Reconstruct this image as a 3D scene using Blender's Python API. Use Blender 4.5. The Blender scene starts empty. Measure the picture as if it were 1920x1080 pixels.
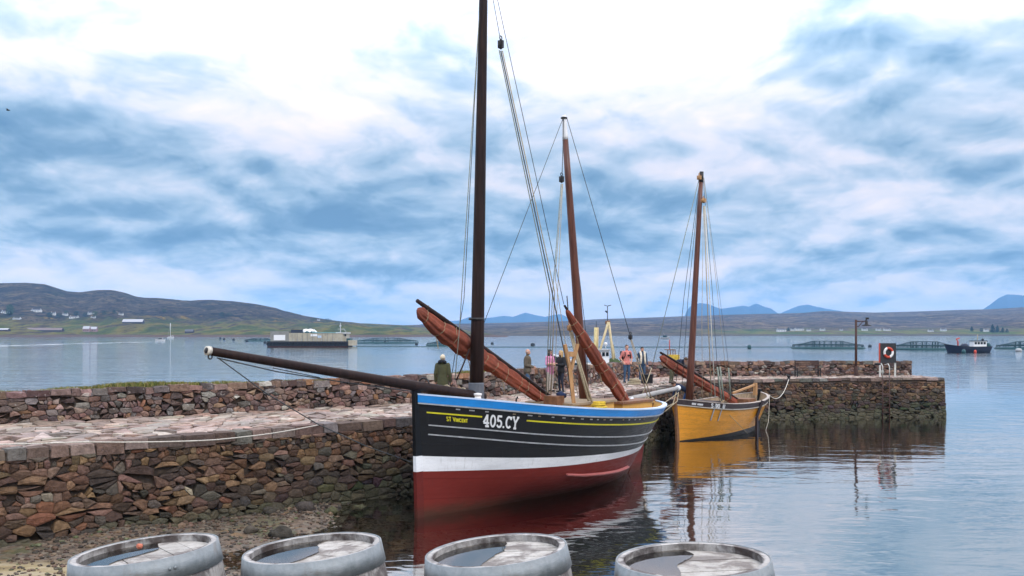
import bpy, math, random
import numpy as np
from mathutils import Vector, Matrix, noise

# ------------------------------------------------------------------ camera, sky, sun, exposure
scene = bpy.context.scene
C = scene.collection
F, HY, CH = 1800.0, 624.0, 4.37          # focal length and horizon row (in 1920 px units), eye height over the water
cam = bpy.data.cameras.new('camera'); cam.lens = 36 * F / 1920; cam.sensor_width = 36
cam.shift_y = (HY - 540) / 1920; cam.clip_start = 0.1; cam.clip_end = 60000
camo = bpy.data.objects.new('camera', cam); C.objects.link(camo)
camo.location = (0, 0, CH); camo.rotation_euler = (math.pi / 2, 0, 0)
scene.camera = camo

SUN_EL, SUN_AZ = math.radians(44), math.radians(152)      # azimuth from +Y towards +X
sd = bpy.data.lights.new('sun', 'SUN'); sd.energy = 1.5; sd.angle = math.radians(22); sd.color = (1, .965, .92)
so = bpy.data.objects.new('sun', sd); C.objects.link(so)
sv = Vector((math.cos(SUN_EL) * math.sin(SUN_AZ), math.cos(SUN_EL) * math.cos(SUN_AZ), math.sin(SUN_EL)))
so.rotation_euler = sv.to_track_quat('Z', 'Y').to_euler(); so.location = (0, 0, 200)

W = bpy.data.worlds.new('World'); scene.world = W; W.use_nodes = True
nt = W.node_tree; N = nt.nodes; N.clear()
def wn(t, **k):
    n = N.new(t)
    for a, b in k.items(): setattr(n, a, b)
    return n
def wl(a, b): nt.links.new(a, b)
def wmath(op, a, b=None, c=None):
    n = wn('ShaderNodeMath', operation=op)
    for i, q in enumerate((a, b, c)):
        if q is None: continue
        if isinstance(q, (int, float)): n.inputs[i].default_value = q
        else: wl(q, n.inputs[i])
    return n.outputs[0]
tc = wn('ShaderNodeTexCoord'); sx = wn('ShaderNodeSeparateXYZ'); wl(tc.outputs['Generated'], sx.inputs[0])
zc = wmath('ADD', wmath('MAXIMUM', sx.outputs[2], 0.0), 0.27)
cx = wn('ShaderNodeCombineXYZ')
wl(wmath('DIVIDE', sx.outputs[0], zc), cx.inputs[0]); wl(wmath('DIVIDE', sx.outputs[1], zc), cx.inputs[1])
wq = wn('ShaderNodeTexNoise'); wq.inputs['Scale'].default_value = 2.2; wq.inputs['Detail'].default_value = 3.0; wl(cx.outputs[0], wq.inputs['Vector'])
w1_ = wn('ShaderNodeVectorMath', operation='SUBTRACT'); wl(wq.outputs['Color'], w1_.inputs[0]); w1_.inputs[1].default_value = (.5, .5, .5)
w2_ = wn('ShaderNodeVectorMath', operation='MULTIPLY_ADD'); wl(w1_.outputs[0], w2_.inputs[0]); w2_.inputs[1].default_value = (.30, .16, 0); wl(cx.outputs[0], w2_.inputs[2])
def wnoise(scale, detail, rough, dist, off, sy=1.0):
    m = wn('ShaderNodeMapping'); m.inputs['Location'].default_value = off; m.inputs['Scale'].default_value = (1, sy, 1)
    wl(w2_.outputs[0], m.inputs[0])
    n = wn('ShaderNodeTexNoise'); n.inputs['Scale'].default_value = scale; n.inputs['Detail'].default_value = detail
    n.inputs['Roughness'].default_value = rough; n.inputs['Distortion'].default_value = dist
    wl(m.outputs[0], n.inputs['Vector']); return n.outputs['Fac']
n1 = wnoise(1.7, 3, .5, .0, (2.9, 12.8, 5.5), 1.0)          # broad thick and thin areas
n2 = wnoise(5.2, 8, .54, .0, (3.7, 6.2, 3.0), .85)         # cloud clumps
n3 = wnoise(15.0, 6, .60, .0, (4.1, 0.3, 1.0), .9)          # ragged edges
dens = wmath('ADD', wmath('MULTIPLY', n1, .70), wmath('ADD', wmath('MULTIPLY', n2, .24), wmath('MULTIPLY', n3, .06)))
# the same clumps looked up a little higher: their upper edges are lit, their bases dark
c2 = wn('ShaderNodeVectorMath', operation='SCALE'); wl(w2_.outputs[0], c2.inputs[0]); c2.inputs['Scale'].default_value = .965
n2b = wnoise(5.2, 4, .5, .0, (3.7, 6.2, 3.0), .85); n2c = wnoise(5.2, 4, .5, .0, (3.7, 6.2, 3.0), .85)
nt.links.new(c2.outputs[0], n2c.node.inputs['Vector'].links[0].from_node.inputs[0])
dens = wmath('ADD', dens, wmath('MULTIPLY', wmath('SUBTRACT', n2b, n2c), .50))
dens = wmath('ADD', wmath('MULTIPLY', wmath('SUBTRACT', dens, .5), 1.28), .505)
# thin bright overcast overhead, thicker blue-grey layers seen edge-on low down, a pale break at the horizon
def wmr(a0, a1, b0, b1):
    el = wn('ShaderNodeMapRange'); el.interpolation_type = 'SMOOTHSTEP'
    for i, v in zip((1, 2, 3, 4), (a0, a1, b0, b1)): el.inputs[i].default_value = v
    wl(sx.outputs[2], el.inputs[0]); return el.outputs[0]
br = wmath('ADD', wmath('ADD', dens, wmr(.075, .25, -.02, .165)), wmr(.02, .10, .26, .0))
rp = wn('ShaderNodeValToRGB'); e = rp.color_ramp.elements
e[0].position = .27; e[0].color = (.125, .26, .43, 1)
e[1].position = .88; e[1].color = (1.07, .96, .97, 1)
for p_, c_ in ((.40, (.215, .365, .535, 1)), (.50, (.38, .53, .69, 1)), (.59, (.56, .67, .81, 1)), (.69, (.82, .83, .93, 1))):
    q = e.new(p_); q.color = c_
wl(br, rp.inputs[0])
sky = wn('ShaderNodeTexSky', sky_type='NISHITA'); sky.sun_disc = False
sky.sun_elevation = SUN_EL; sky.sun_rotation = SUN_AZ
m10 = wn('ShaderNodeVectorMath', operation='SCALE'); wl(rp.outputs[0], m10.inputs[0]); wl(wmr(.15, .50, 10.0, 26.0), m10.inputs['Scale'])      # overcast is brightest towards the zenith
mx = wn('ShaderNodeMix', data_type='RGBA'); mx.inputs[0].default_value = .88
wl(sky.outputs[0], mx.inputs[6]); wl(m10.outputs[0], mx.inputs[7])
bg = wn('ShaderNodeBackground'); bg.inputs[1].default_value = .1; wl(mx.outputs[2], bg.inputs[0])
wo = wn('ShaderNodeOutputWorld'); wl(bg.outputs[0], wo.inputs[0])

vs = scene.view_settings; vs.view_transform = 'Standard'; vs.look = 'None'; vs.exposure = 0.05; vs.gamma = 1.0; vs.use_curve_mapping = False
cy = scene.cycles
cy.use_denoising = True; cy.max_bounces = 8; cy.transparent_max_bounces = 12; cy.volume_bounces = 1
cy.diffuse_bounces = 3; cy.glossy_bounces = 4; cy.caustics_reflective = False; cy.caustics_refractive = False
cy.use_adaptive_sampling = True; cy.adaptive_threshold = 0.015

# ------------------------------------------------------------------ helpers
random.seed(7)
R = math.radians
def at(px, py, Y): return Vector(((px - 960) / F * Y, Y, CH - (py - HY) / F * Y))
def onz(px, py, z=0.0): return at(px, py, (CH - z) * F / (py - HY))
def proj(p): return 960 + F * p[0] / p[1], HY + (CH - p[2]) * F / p[1]
def lerp(a, b, t): return a + (b - a) * t
def sstep(a, b, x):
    t = min(1, max(0, (x - a) / (b - a))); return t * t * (3 - 2 * t)
def interp(x, xs, ys): return float(np.interp(x, xs, ys))

class MB:
    def __init__(s): s.v = []; s.f = []; s.c = []; s.uv = None; s.mi = []
    def add(s, vs, fs, col=None, mi=0):
        o = len(s.v); s.v += [tuple(p) for p in vs]; s.f += [tuple(i + o for i in f) for f in fs]
        s.c += [col or (1, 1, 1)] * len(vs); s.mi += [mi] * len(fs); return s
    def box(s, c, d, rot=None, col=None, mi=0):
        c = Vector(c); h = Vector(d) / 2; vs = []
        for z in (-1, 1):
            for x, y in ((-1, -1), (1, -1), (1, 1), (-1, 1)):
                p = Vector((x * h.x, y * h.y, z * h.z))
                if rot is not None: p = rot @ p
                vs.append(c + p)
        return s.add(vs, [(3, 2, 1, 0), (4, 5, 6, 7), (0, 1, 5, 4), (1, 2, 6, 5), (2, 3, 7, 6), (3, 0, 4, 7)], col, mi)
    def beam(s, a, b, w, h, col=None, up=(0, 0, 1)):
        a = Vector(a); b = Vector(b); d = b - a; z = d.normalized(); u = Vector(up)
        x = u.cross(z)
        if x.length < 1e-4: x = Vector((1, 0, 0))
        x.normalize(); y = z.cross(x)
        m = Matrix((x, y, z)).transposed()
        return s.box((a + b) / 2, (w, h, d.length), m, col)
    def tube(s, pts, r, n=8, caps=True, col=None, mi=0, flat=1.0):
        pts = [Vector(p) for p in pts]; k = len(pts)
        rs = r if isinstance(r, (list, tuple)) else [r] * k
        t0 = (pts[1] - pts[0]).normalized()
        u = t0.cross(Vector((0, 0, 1)))
        if u.length < .05: u = t0.cross(Vector((0, 1, 0)))
        u.normalize(); vs = []; fs = []
        for i in range(k):
            t = (pts[min(i + 1, k - 1)] - pts[max(i - 1, 0)]).normalized()
            u = (u - t * u.dot(t)).normalized(); w = t.cross(u)
            for j in range(n):
                a = 2 * math.pi * j / n
                vs.append(pts[i] + u * (math.cos(a) * rs[i]) + w * (math.sin(a) * rs[i] * flat))
        for i in range(k - 1):
            for j in range(n):
                j2 = (j + 1) % n
                fs.append((i * n + j, i * n + j2, (i + 1) * n + j2, (i + 1) * n + j))
        if caps: fs += [tuple(range(n - 1, -1, -1)), tuple((k - 1) * n + j for j in range(n))]
        return s.add(vs, fs, col, mi)
    def lathe(s, prof, n=16, o=(0, 0, 0), col=None, mi=0, a0=0, a1=2 * math.pi):
        o = Vector(o); full = abs(a1 - a0 - 2 * math.pi) < 1e-6; m = n if full else n + 1; vs = []; fs = []
        for r, z in prof:
            for j in range(m):
                a = a0 + (a1 - a0) * j / n
                vs.append(o + Vector((r * math.cos(a), r * math.sin(a), z)))
        for i in range(len(prof) - 1):
            for j in range(n):
                j2 = (j + 1) % m
                fs.append((i * m + j, i * m + j2, (i + 1) * m + j2, (i + 1) * m + j))
        return s.add(vs, fs, col, mi)
    def torus(s, c, R_, r, rot=None, n=28, m=8, col=None, a0=0, a1=2 * math.pi, mi=0):
        pts = []
        full = abs(a1 - a0 - 2 * math.pi) < 1e-6
        for j in range(n + (0 if full else 1)):
            a = a0 + (a1 - a0) * j / n
            ring = []
            for i in range(m):
                b = 2 * math.pi * i / m
                p = Vector(((R_ + r * math.cos(b)) * math.cos(a), (R_ + r * math.cos(b)) * math.sin(a), r * math.sin(b)))
                if rot is not None: p = rot @ p
                ring.append(Vector(c) + p)
            pts.append(ring)
        return s.loft(pts, closed=full, col=col, mi=mi)
    def loft(s, rings, closed=False, ring_closed=True, caps=False, col=None, mi=0):
        n = len(rings[0]); k = len(rings); vs = [p for r in rings for p in r]; fs = []
        for i in range(k if closed else k - 1):
            i2 = (i + 1) % k
            for j in range(n if ring_closed else n - 1):
                j2 = (j + 1) % n
                fs.append((i * n + j, i * n + j2, i2 * n + j2, i2 * n + j))
        if caps and not closed: fs += [tuple(range(n - 1, -1, -1)), tuple((k - 1) * n + j for j in range(n))]
        return s.add(vs, fs, col, mi)
    def prism(s, poly, z0, z1, col=None):
        n = len(poly)
        vs = [(x, y, z0) for x, y in poly] + [(x, y, z1) for x, y in poly]
        fs = [tuple(range(n - 1, -1, -1)), tuple(range(n, 2 * n))] + [(i, (i + 1) % n, n + (i + 1) % n, n + i) for i in range(n)]
        return s.add(vs, fs, col)
    def ball(s, c, r, n=10, m=7, col=None, rot=None, jit=0.0, rnd=None, mi=0):
        c = Vector(c); rr = Vector(r) if not isinstance(r, (int, float)) else Vector((r, r, r)); vs = []; fs = []
        rnd = rnd or random
        for i in range(m + 1):
            th = math.pi * i / m
            for j in range(n):
                a = 2 * math.pi * j / n
                p = Vector((math.sin(th) * math.cos(a), math.sin(th) * math.sin(a), math.cos(th)))
                if jit: p *= 1 + jit * noise.noise(p * 1.7 + c * 3.1)
                p = Vector((p.x * rr.x, p.y * rr.y, p.z * rr.z))
                if rot is not None: p = rot @ p
                vs.append(c + p)
        for i in range(m):
            for j in range(n):
                j2 = (j + 1) % n
                fs.append((i * n + j, (i + 1) * n + j, (i + 1) * n + j2, i * n + j2))
        return s.add(vs, fs, col, mi)
    def build(s, name, mat, parent=None, smooth=False, xf=None, attr=False):
        me = bpy.data.meshes.new(name)
        vs = s.v if xf is None else [tuple(xf @ Vector(p)) for p in s.v]
        loc = Vector((0, 0, 0))
        if parent is None:
            a = np.array(vs); loc = Vector(((a[:, 0].min() + a[:, 0].max()) / 2, (a[:, 1].min() + a[:, 1].max()) / 2, a[:, 2].min()))
            vs = [tuple(q) for q in (a - np.array(loc))]
        me.from_pydata(vs, [], s.f)
        mats = mat if isinstance(mat, (list, tuple)) else [mat]
        for m_ in mats: me.materials.append(m_)
        if len(mats) > 1: me.polygons.foreach_set('material_index', s.mi)
        if smooth: me.polygons.foreach_set('use_smooth', [True] * len(s.f))
        if attr:
            ca = me.color_attributes.new('Col', 'FLOAT_COLOR', 'POINT')
            ca.data.foreach_set('color', [q for c in s.c for q in (c[0], c[1], c[2], 1.0)])
        if s.uv is not None:
            u = me.uv_layers.new(name='UVMap')
            li = np.zeros(len(me.loops), dtype=np.int32); me.loops.foreach_get('vertex_index', li)
            u.data.foreach_set('uv', np.array(s.uv, dtype=np.float32)[li].ravel())
        me.validate(); me.update()
        o = bpy.data.objects.new(name, me); C.objects.link(o); o.location = loc
        if parent is not None: o.parent = parent
        return o

def tag(o, label=None, cat=None, group=None, kind=None):
    if label: o['label'] = label
    if cat: o['category'] = cat
    if group: o['group'] = group
    if kind: o['kind'] = kind
    return o
def thing(name, label, cat, loc=(0, 0, 0), rz=0.0, group=None):
    o = bpy.data.objects.new(name, None); C.objects.link(o); o.empty_display_size = .2
    o.location = loc; o.rotation_euler = (0, 0, rz)
    return tag(o, label, cat, group)
def xf_of(o):                                  # world -> local of a root that has no parent
    return (Matrix.Translation(o.location) @ o.rotation_euler.to_matrix().to_4x4()).inverted()
def copy_tree(o, parent=None):
    c = o.copy(); C.objects.link(c); c.parent = parent
    for ch in KIDS.get(o.name, [q for q in bpy.data.objects if q.parent is o]): copy_tree(ch, c)
    return c
KIDS = {}

# ------------------------------------------------------------------ materials
def newmat(name):
    m = bpy.data.materials.new(name); m.use_nodes = True; t = m.node_tree; t.nodes.clear()
    return m, t
class NT:
    def __init__(s, t): s.t = t
    def n(s, ty, **k):
        q = s.t.nodes.new(ty)
        for a, b in k.items(): setattr(q, a, b)
        return q
    def l(s, a, b): s.t.links.new(a, b)
    def val(s, sock, v):
        if hasattr(v, 'is_output') or isinstance(v, bpy.types.NodeSocket): s.l(v, sock)
        else: sock.default_value = v
    def math(s, op, a, b=None, clamp=False):
        q = s.n('ShaderNodeMath', operation=op); q.use_clamp = clamp
        s.val(q.inputs[0], a)
        if b is not None: s.val(q.inputs[1], b)
        return q.outputs[0]
    def noise(s, vec, scale, detail=4, rough=.55, dist=0, stretch=None):
        if stretch:
            m = s.n('ShaderNodeMapping'); m.inputs['Scale'].default_value = stretch; s.l(vec, m.inputs[0]); vec = m.outputs[0]
        q = s.n('ShaderNodeTexNoise'); q.inputs['Scale'].default_value = scale; q.inputs['Detail'].default_value = detail
        q.inputs['Roughness'].default_value = rough; q.inputs['Distortion'].default_value = dist
        s.l(vec, q.inputs['Vector']); return q.outputs['Fac']
    def ramp(s, fac, stops):
        q = s.n('ShaderNodeValToRGB'); e = q.color_ramp.elements
        e[0].position, e[0].color = stops[0][0], (*stops[0][1], 1); e[1].position, e[1].color = stops[-1][0], (*stops[-1][1], 1)
        for p_, c_ in stops[1:-1]:
            z = e.new(p_); z.color = (*c_, 1)
        s.l(fac, q.inputs[0]); return q.outputs[0]
    def mix(s, fac, a, b, blend='MIX'):
        q = s.n('ShaderNodeMix', data_type='RGBA', blend_type=blend)
        s.val(q.inputs[0], fac)
        for i, v in ((6, a), (7, b)):
            if isinstance(v, (tuple, list)): q.inputs[i].default_value = (*v[:3], 1)
            else: s.l(v, q.inputs[i])
        return q.outputs[2]
    def smooth(s, x, a, b, lo=0.0, hi=1.0):
        q = s.n('ShaderNodeMapRange'); q.interpolation_type = 'SMOOTHSTEP'; s.val(q.inputs[0], x)
        for i, v in zip((1, 2, 3, 4), (a, b, lo, hi)): q.inputs[i].default_value = v
        return q.outputs[0]
    def bump(s, h, strength=.5, dist=.02):
        q = s.n('ShaderNodeBump'); q.inputs['Strength'].default_value = strength; q.inputs['Distance'].default_value = dist
        s.l(h, q.inputs['Height']); return q.outputs[0]
    def out(s, col, rough=.6, metal=0.0, normal=None, **k):
        p = s.n('ShaderNodeBsdfPrincipled')
        if isinstance(col, (tuple, list)): p.inputs['Base Color'].default_value = (*col[:3], 1)
        else: s.l(col, p.inputs['Base Color'])
        s.val(p.inputs['Roughness'], rough); s.val(p.inputs['Metallic'], metal)
        if normal is not None: s.l(normal, p.inputs['Normal'])
        for a, b in k.items(): s.val(p.inputs[a.replace('_', ' ')], b)
        o = s.n('ShaderNodeOutputMaterial'); s.l(p.outputs[0], o.inputs[0]); return p
def plain(name, col, rough=.6, metal=0.0, var=.18, scale=6.0, bump=.0, stretch=None, dirt=None, dirt_amt=.5, bdist=.01, dscale=None, spec=.35):
    """base colour with soft tonal variation, optional stains of another colour, fine relief"""
    m, t = newmat(name); q = NT(t); tcn = q.n('ShaderNodeTexCoord').outputs['Object']
    f = q.noise(tcn, scale, 5, .6, .2, stretch)
    a = tuple(c * (1 - var) for c in col); b = tuple(min(1, c * (1 + var)) for c in col)
    cc = q.mix(q.smooth(f, .3, .7), a, b)
    if dirt:
        d = q.noise(tcn, dscale or scale * .45, 6, .65, .4, stretch)
        cc = q.mix(q.smooth(d, .5, .72, 0, dirt_amt), cc, dirt)
    nm = None
    if bump: nm = q.bump(q.noise(tcn, scale * 5, 5, .6, 0, stretch), bump, bdist)
    rr = q.smooth(f, .25, .75, max(.03, rough - .1), min(1, rough + .1))
    q.out(cc, rr, metal, nm, Specular_IOR_Level=spec); return m
def vcol(name, rough=.75, scale=9.0, bump=.6, bdist=.02, spots=None):
    """colour comes from each piece's own colour attribute, grain and relief from noise"""
    m, t = newmat(name); q = NT(t)
    g = q.n('ShaderNodeNewGeometry').outputs['Position']
    a = q.n('ShaderNodeAttribute', attribute_name='Col').outputs['Color']
    f = q.noise(g, scale, 6, .65, .3); f2 = q.noise(g, scale * .3, 3, .5)
    k = q.math('ADD', q.math('MULTIPLY', f, 1.75), q.math('SUBTRACT', q.math('MULTIPLY', f2, .9), .52))
    kk = q.n('ShaderNodeCombineColor')
    for i in range(3): q.l(q.math('ADD', k, .22), kk.inputs[i])
    cc = q.mix(1.0, a, kk.outputs[0], 'MULTIPLY')
    if spots:
        s_ = q.noise(g, scale * .9, 4, .6, .5)
        cc = q.mix(q.smooth(s_, .62, .70, 0, .7), cc, spots)
    nm = q.bump(q.noise(g, scale * 2.2, 6, .7), bump, bdist)
    q.out(cc, q.smooth(f, .3, .7, rough + .12, rough - .12), 0, nm, Specular_IOR_Level=.25); return m
# ------------------------------------------------------------------ setting: sea, beach, sea bed, hills, haze
def m_water():
    m, t = newmat('sea_water'); q = NT(t)
    g = q.n('ShaderNodeNewGeometry').outputs['Position']
    gust = q.smooth(q.noise(g, .045, 3, .5, .4, (1, .45, 1)), .35, .65, .45, 1.25)
    w1 = q.noise(g, .85, 3, .5, .5, (.50, 1.25, 1))
    w2 = q.noise(g, 3.2, 2, .5, .3, (.55, 1.2, 1))
    w3 = q.noise(g, .16, 2, .5, .3, (.55, 1.3, 1))
    # the cove behind the pier is sheltered: smaller waves there, opening out to seaward
    h = q.math('ADD', q.math('MULTIPLY', w1, .085), q.math('ADD', q.math('MULTIPLY', w2, .014), q.math('MULTIPLY', w3, .12)))
    b = q.n('ShaderNodeBump'); b.inputs['Distance'].default_value = 1.0
    q.l(h, b.inputs['Height']); sp_ = q.n('ShaderNodeSeparateXYZ'); q.l(g, sp_.inputs[0]); open_ = q.math('ADD', q.smooth(sp_.outputs[1], 52, 130, 0, .75), q.smooth(q.math('SUBTRACT', sp_.outputs[1], sp_.outputs[0]), 36, 50, 0, .25))
    q.l(q.math('MULTIPLY', gust, q.math('ADD', open_, .33)), b.inputs['Strength'])
    gl = q.n('ShaderNodeBsdfGlossy'); gl.inputs['Roughness'].default_value = .035; gl.inputs['Color'].default_value = (1, .99, .965, 1)
    q.l(b.outputs[0], gl.inputs['Normal'])
    tr = q.n('ShaderNodeBsdfTransparent'); tr.inputs['Color'].default_value = (.74, .78, .70, 1)
    fr = q.n('ShaderNodeFresnel'); fr.inputs['IOR'].default_value = 1.7; q.l(b.outputs[0], fr.inputs['Normal'])
    mx_ = q.n('ShaderNodeMixShader'); q.l(q.math('POWER', fr.outputs[0], .46), mx_.inputs[0]); q.l(tr.outputs[0], mx_.inputs[1]); q.l(gl.outputs[0], mx_.inputs[2])
    o = q.n('ShaderNodeOutputMaterial'); q.l(mx_.outputs[0], o.inputs[0]); return m
mb = MB(); mb.add([(-9000, -1500, 0), (9000, -1500, 0), (9000, 11500, 0), (-9000, 11500, 0)], [(0, 1, 2, 3)])
o = mb.build('sea', m_water()); tag(o, kind='structure')

EDGE_PTS = [(-17, 12.2), (-10.2, 19.1), (-2.8, 26.6), (2.8, 34.4), (6.45, 41), (9.2, 46.4), (13.0, 48.3), (22.6, 50.2)]
PARA_PTS = [(-21, 18.6), (-13.2, 24.7), (-3.4, 32.3), (.64, 38.0), (3.0, 43.0), (5.8, 49.2), (9.2, 51.6), (13.6, 52.2), (22.1, 53.1)]
_ea = np.array(sorted([(p[1], p[0]) for p in EDGE_PTS]))
def ground_h(x, y):
    if x < np.interp(y, _ea[:, 0], _ea[:, 1]) - 1.2 and y > 13.5: return -2.6
    shore = interp(y, [0, 14, 17.5, 21.5, 24.5, 30], [-3.0, -3.4, -3.9, -4.6, -4.6, -4.6])
    d = shore - x
    z = interp(d, [-60, -26, -12, -5, -1.5, 0, 3, 8, 20], [-4.0, -3.4, -2.0, -.75, -.22, 0, .10, .22, .8])
    bank = interp(y, [-50, 4.6, 5.2, 14.0, 16, 30], [2.6, 2.6, 2.5, -.5, -3, -9])
    z = max(z, bank) if y < 16 else z
    if y > 60: z = min(z, -3.5)
    n_ = noise.noise((x * .9, y * .9, 0)) * .05 + noise.noise((x * .3, y * .3, 4)) * .10
    return z + n_ * (1 if y > 5 else .15)
def m_ground():
    m, t = newmat('beach_shingle'); q = NT(t)
    g = q.n('ShaderNodeNewGeometry').outputs['Position']
    v = q.n('ShaderNodeTexVoronoi'); v.inputs['Scale'].default_value = 9.0; q.l(g, v.inputs['Vector'])
    sep = q.n('ShaderNodeSeparateColor'); q.l(v.outputs['Color'], sep.inputs[0])
    peb = q.ramp(sep.outputs[0], [(0, (.045, .032, .022)), (.35, (.095, .066, .042)), (.6, (.145, .10, .066)), (.8, (.10, .09, .07)), (1, (.19, .15, .105))])
    big = q.noise(g, .55, 5, .6, .6)
    weed = q.mix(q.smooth(big, .50, .64, 0, .75), peb, (.055, .062, .018))
    weed = q.mix(q.smooth(q.noise(g, 1.3, 5, .6, .8), .56, .70, 0, .7), weed, (.20, .115, .040))
    z = q.n('ShaderNodeSeparateXYZ'); q.l(g, z.inputs[0])
    deep = q.smooth(z.outputs[2], -3.4, -1.0, 1, 0)
    cc = q.mix(deep, weed, (.15, .22, .23))
    slab = q.noise(g, .8, 5, .65, .5, (1, 2.2, 1))
    sl = q.ramp(slab, [(.3, (.13, .095, .045)), (.48, (.27, .21, .10)), (.6, (.36, .30, .20)), (.75, (.22, .20, .07))])
    left = q.math('MULTIPLY', q.smooth(z.outputs[0], -8.0, -7.0, 1, 0), q.smooth(z.outputs[1], 17.4, 18.1, 1, 0))
    cc = q.mix(left, cc, sl)
    h = q.math('ADD', q.math('MULTIPLY', v.outputs['Distance'], -1.0), q.noise(g, 22, 3, .6))
    q.out(cc, .62, 0, q.bump(h, .8, .04)); return m
xs = np.unique(np.concatenate([np.linspace(-40, -14, 14), np.linspace(-14, 10, 81), np.linspace(10, 60, 24)]))
ys = np.unique(np.concatenate([np.linspace(-12, 10, 20), np.linspace(10, 32, 74), np.linspace(32, 75, 24)]))
vs_ = [(x, y, ground_h(x, y)) for y in ys for x in xs]; nx = len(xs)
fs_ = [(j * nx + i, j * nx + i + 1, (j + 1) * nx + i + 1, (j + 1) * nx + i) for j in range(len(ys) - 1) for i in range(nx - 1)]
mb = MB(); mb.add(vs_, fs_); M_GROUND = m_ground()
o = mb.build('beach', M_GROUND, smooth=True); tag(o, kind='structure')
mb = MB(); mb.add([(-9000, -1500, -4.6), (9000, -1500, -4.6), (9000, 11500, -4.6), (-9000, 11500, -4.6)], [(0, 1, 2, 3)])
o = mb.build('sea_bed', plain('sea_bed_sand', (.18, .26, .28), .8, scale=.1)); tag(o, kind='structure')

from mathutils.bvhtree import BVHTree
LANDS = {}
# far land: real ground rising from a shore at its own distance to a ridge behind it
def land(name, ridge, Ys, Yr, px0, px1, step, mat, shore_in=0.0, rough=6.0, rows=26, gamma=1.25, seed=0, back=.55, nsc=1.0, toe=2.0):
    rp_ = sorted(ridge); X_ = [p[0] for p in rp_]; Y_ = [p[1] for p in rp_]
    vs = []; cols = np.arange(px0, px1 + step, step); ts = list(np.linspace(-.04, 1, rows)) + [1.15, 1.4, 1.8]
    for t in ts:
        for px in cols:
            ys = Ys * (1 + .05 * noise.noise((px * .006, seed, .3)) + .02 * noise.noise((px * .03, seed, .7)))
            Y = ys + (Yr - ys) * t
            x = (px - 960) / F * Y
            H = CH + (HY - np.interp(px, X_, Y_)) / F * Yr
            if t <= 1:
                k = max(0, t) ** gamma
                z = H * k
                z += min(1, max(0, t) * 5) * (1 - t * .55) * rough * (noise.fractal((x * .0035 * nsc, Y * .0022 * nsc, seed), 1.0, 2.0, 5))
                z += toe * sstep(-.02, .05, t) - 1.2 * (t < 0) - .6
                z = min(z, CH + (z * 0 + (HY - np.interp(px, X_, Y_)) / F * Y) - .4 * (t < 1)) if t > .12 else z
            else: z = H * (1 - (t - 1) * back * 1.2)
            vs.append((x, Y, z))
    n_ = len(cols); fs = [(j * n_ + i, j * n_ + i + 1, (j + 1) * n_ + i + 1, (j + 1) * n_ + i) for j in range(len(ts) - 1) for i in range(n_ - 1)]
    m_ = MB(); m_.add(vs, fs); o = m_.build(name, mat, smooth=True); tag(o, kind='structure'); LANDS[name] = BVHTree.FromPolygons([Vector(v) for v in vs], fs)
    return o
def m_moor(name, top, mid, low, zg0, zg1, scale, gorse=0.0, shore=(.16, .12, .10), xg=None):
    m, t = newmat(name); q = NT(t)
    g = q.n('ShaderNodeNewGeometry').outputs['Position']
    z = q.n('ShaderNodeSeparateXYZ'); q.l(g, z.inputs[0])
    a = q.noise(g, scale, 7, .66, .8, (1, .6, 2.5)); b = q.noise(g, scale * 3.7, 7, .7, .6, (1, .7, 3)); c = q.noise(g, scale * 13, 6, .75, .4, (1, .8, 3))
    heath = q.mix(q.smooth(a, .38, .58), top, mid)
    heath = q.mix(q.smooth(b, .50, .62, 0, .75), heath, (mid[0] * 2.0, mid[1] * 2.0, mid[2] * 1.5))
    heath = q.mix(q.smooth(c, .49, .58, 0, .85), heath, tuple(k_ * .36 for k_ in top))
    heath = q.mix(q.smooth(q.noise(g, scale * 6.1, 6, .7, .7, (1, .5, 2)), .56, .66, 0, .6), heath, (.085, .085, .040))
    zz = q.math('ADD', z.outputs[2], q.math('MULTIPLY', q.math('SUBTRACT', b, .5), (zg1 - zg0) * 3.0))
    fl = q.noise(g, scale * 5, 3, .5, .3, (1, .35, 1))
    field = q.ramp(fl, [(.3, tuple(k_ * .6 for k_ in low)), (.45, low), (.55, (low[0] * 2.0, low[1] * 1.35, low[2] * 1.3)), (.66, tuple(k_ * .9 for k_ in mid)), (.8, low)])
    field = q.mix(q.smooth(c, .52, .64, 0, .6), field, (.04, .05, .02))
    fac = q.smooth(zz, zg0, zg1, 1, 0)
    if xg: fac = q.math('MULTIPLY', fac, q.smooth(z.outputs[0], xg[0], xg[1], .12, 1))
    cc = q.mix(fac, heath, field)
    if gorse:
        gz = q.math('MULTIPLY', q.smooth(z.outputs[2], 20, 24), q.smooth(z.outputs[2], 30, 36, 1, 0))
        cc = q.mix(q.math('MULTIPLY', gz, q.smooth(q.noise(g, .022, 6, .75, .6), .55, .61, 0, gorse)), cc, (.36, .22, .02))
    cc = q.mix(q.smooth(z.outputs[2], 1.4, 3.0, 1, 0), cc, q.mix(c, tuple(k_ * .3 for k_ in shore), tuple(k_ * 1.7 for k_ in shore)))
    q.out(cc, .95, 0, q.bump(q.math('ADD', b, c), 1.0, 30.0), Specular_IOR_Level=.1); return m
RID_L = [(-700, 560), (-400, 540), (-150, 532), (0, 531), (50, 530), (85, 533), (125, 546), (150, 548), (180, 544), (210, 543), (235, 549), (255, 556), (300, 559), (345, 563), (395, 562), (440, 565),
         (480, 570), (520, 578), (570, 592), (620, 600), (680, 606), (740, 609), (800, 612), (860, 617), (920, 626), (960, 634)]
land('hill', RID_L, 1000, 2100, -700, 950, 7, m_moor('heather_hill', (.042, .031, .032), (.110, .078, .056), (.130, .160, .032), 10, 32, .0060, .9, (.20, .13, .10)), gamma=1.45, seed=3, rough=17, nsc=2.2, rows=56)
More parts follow.
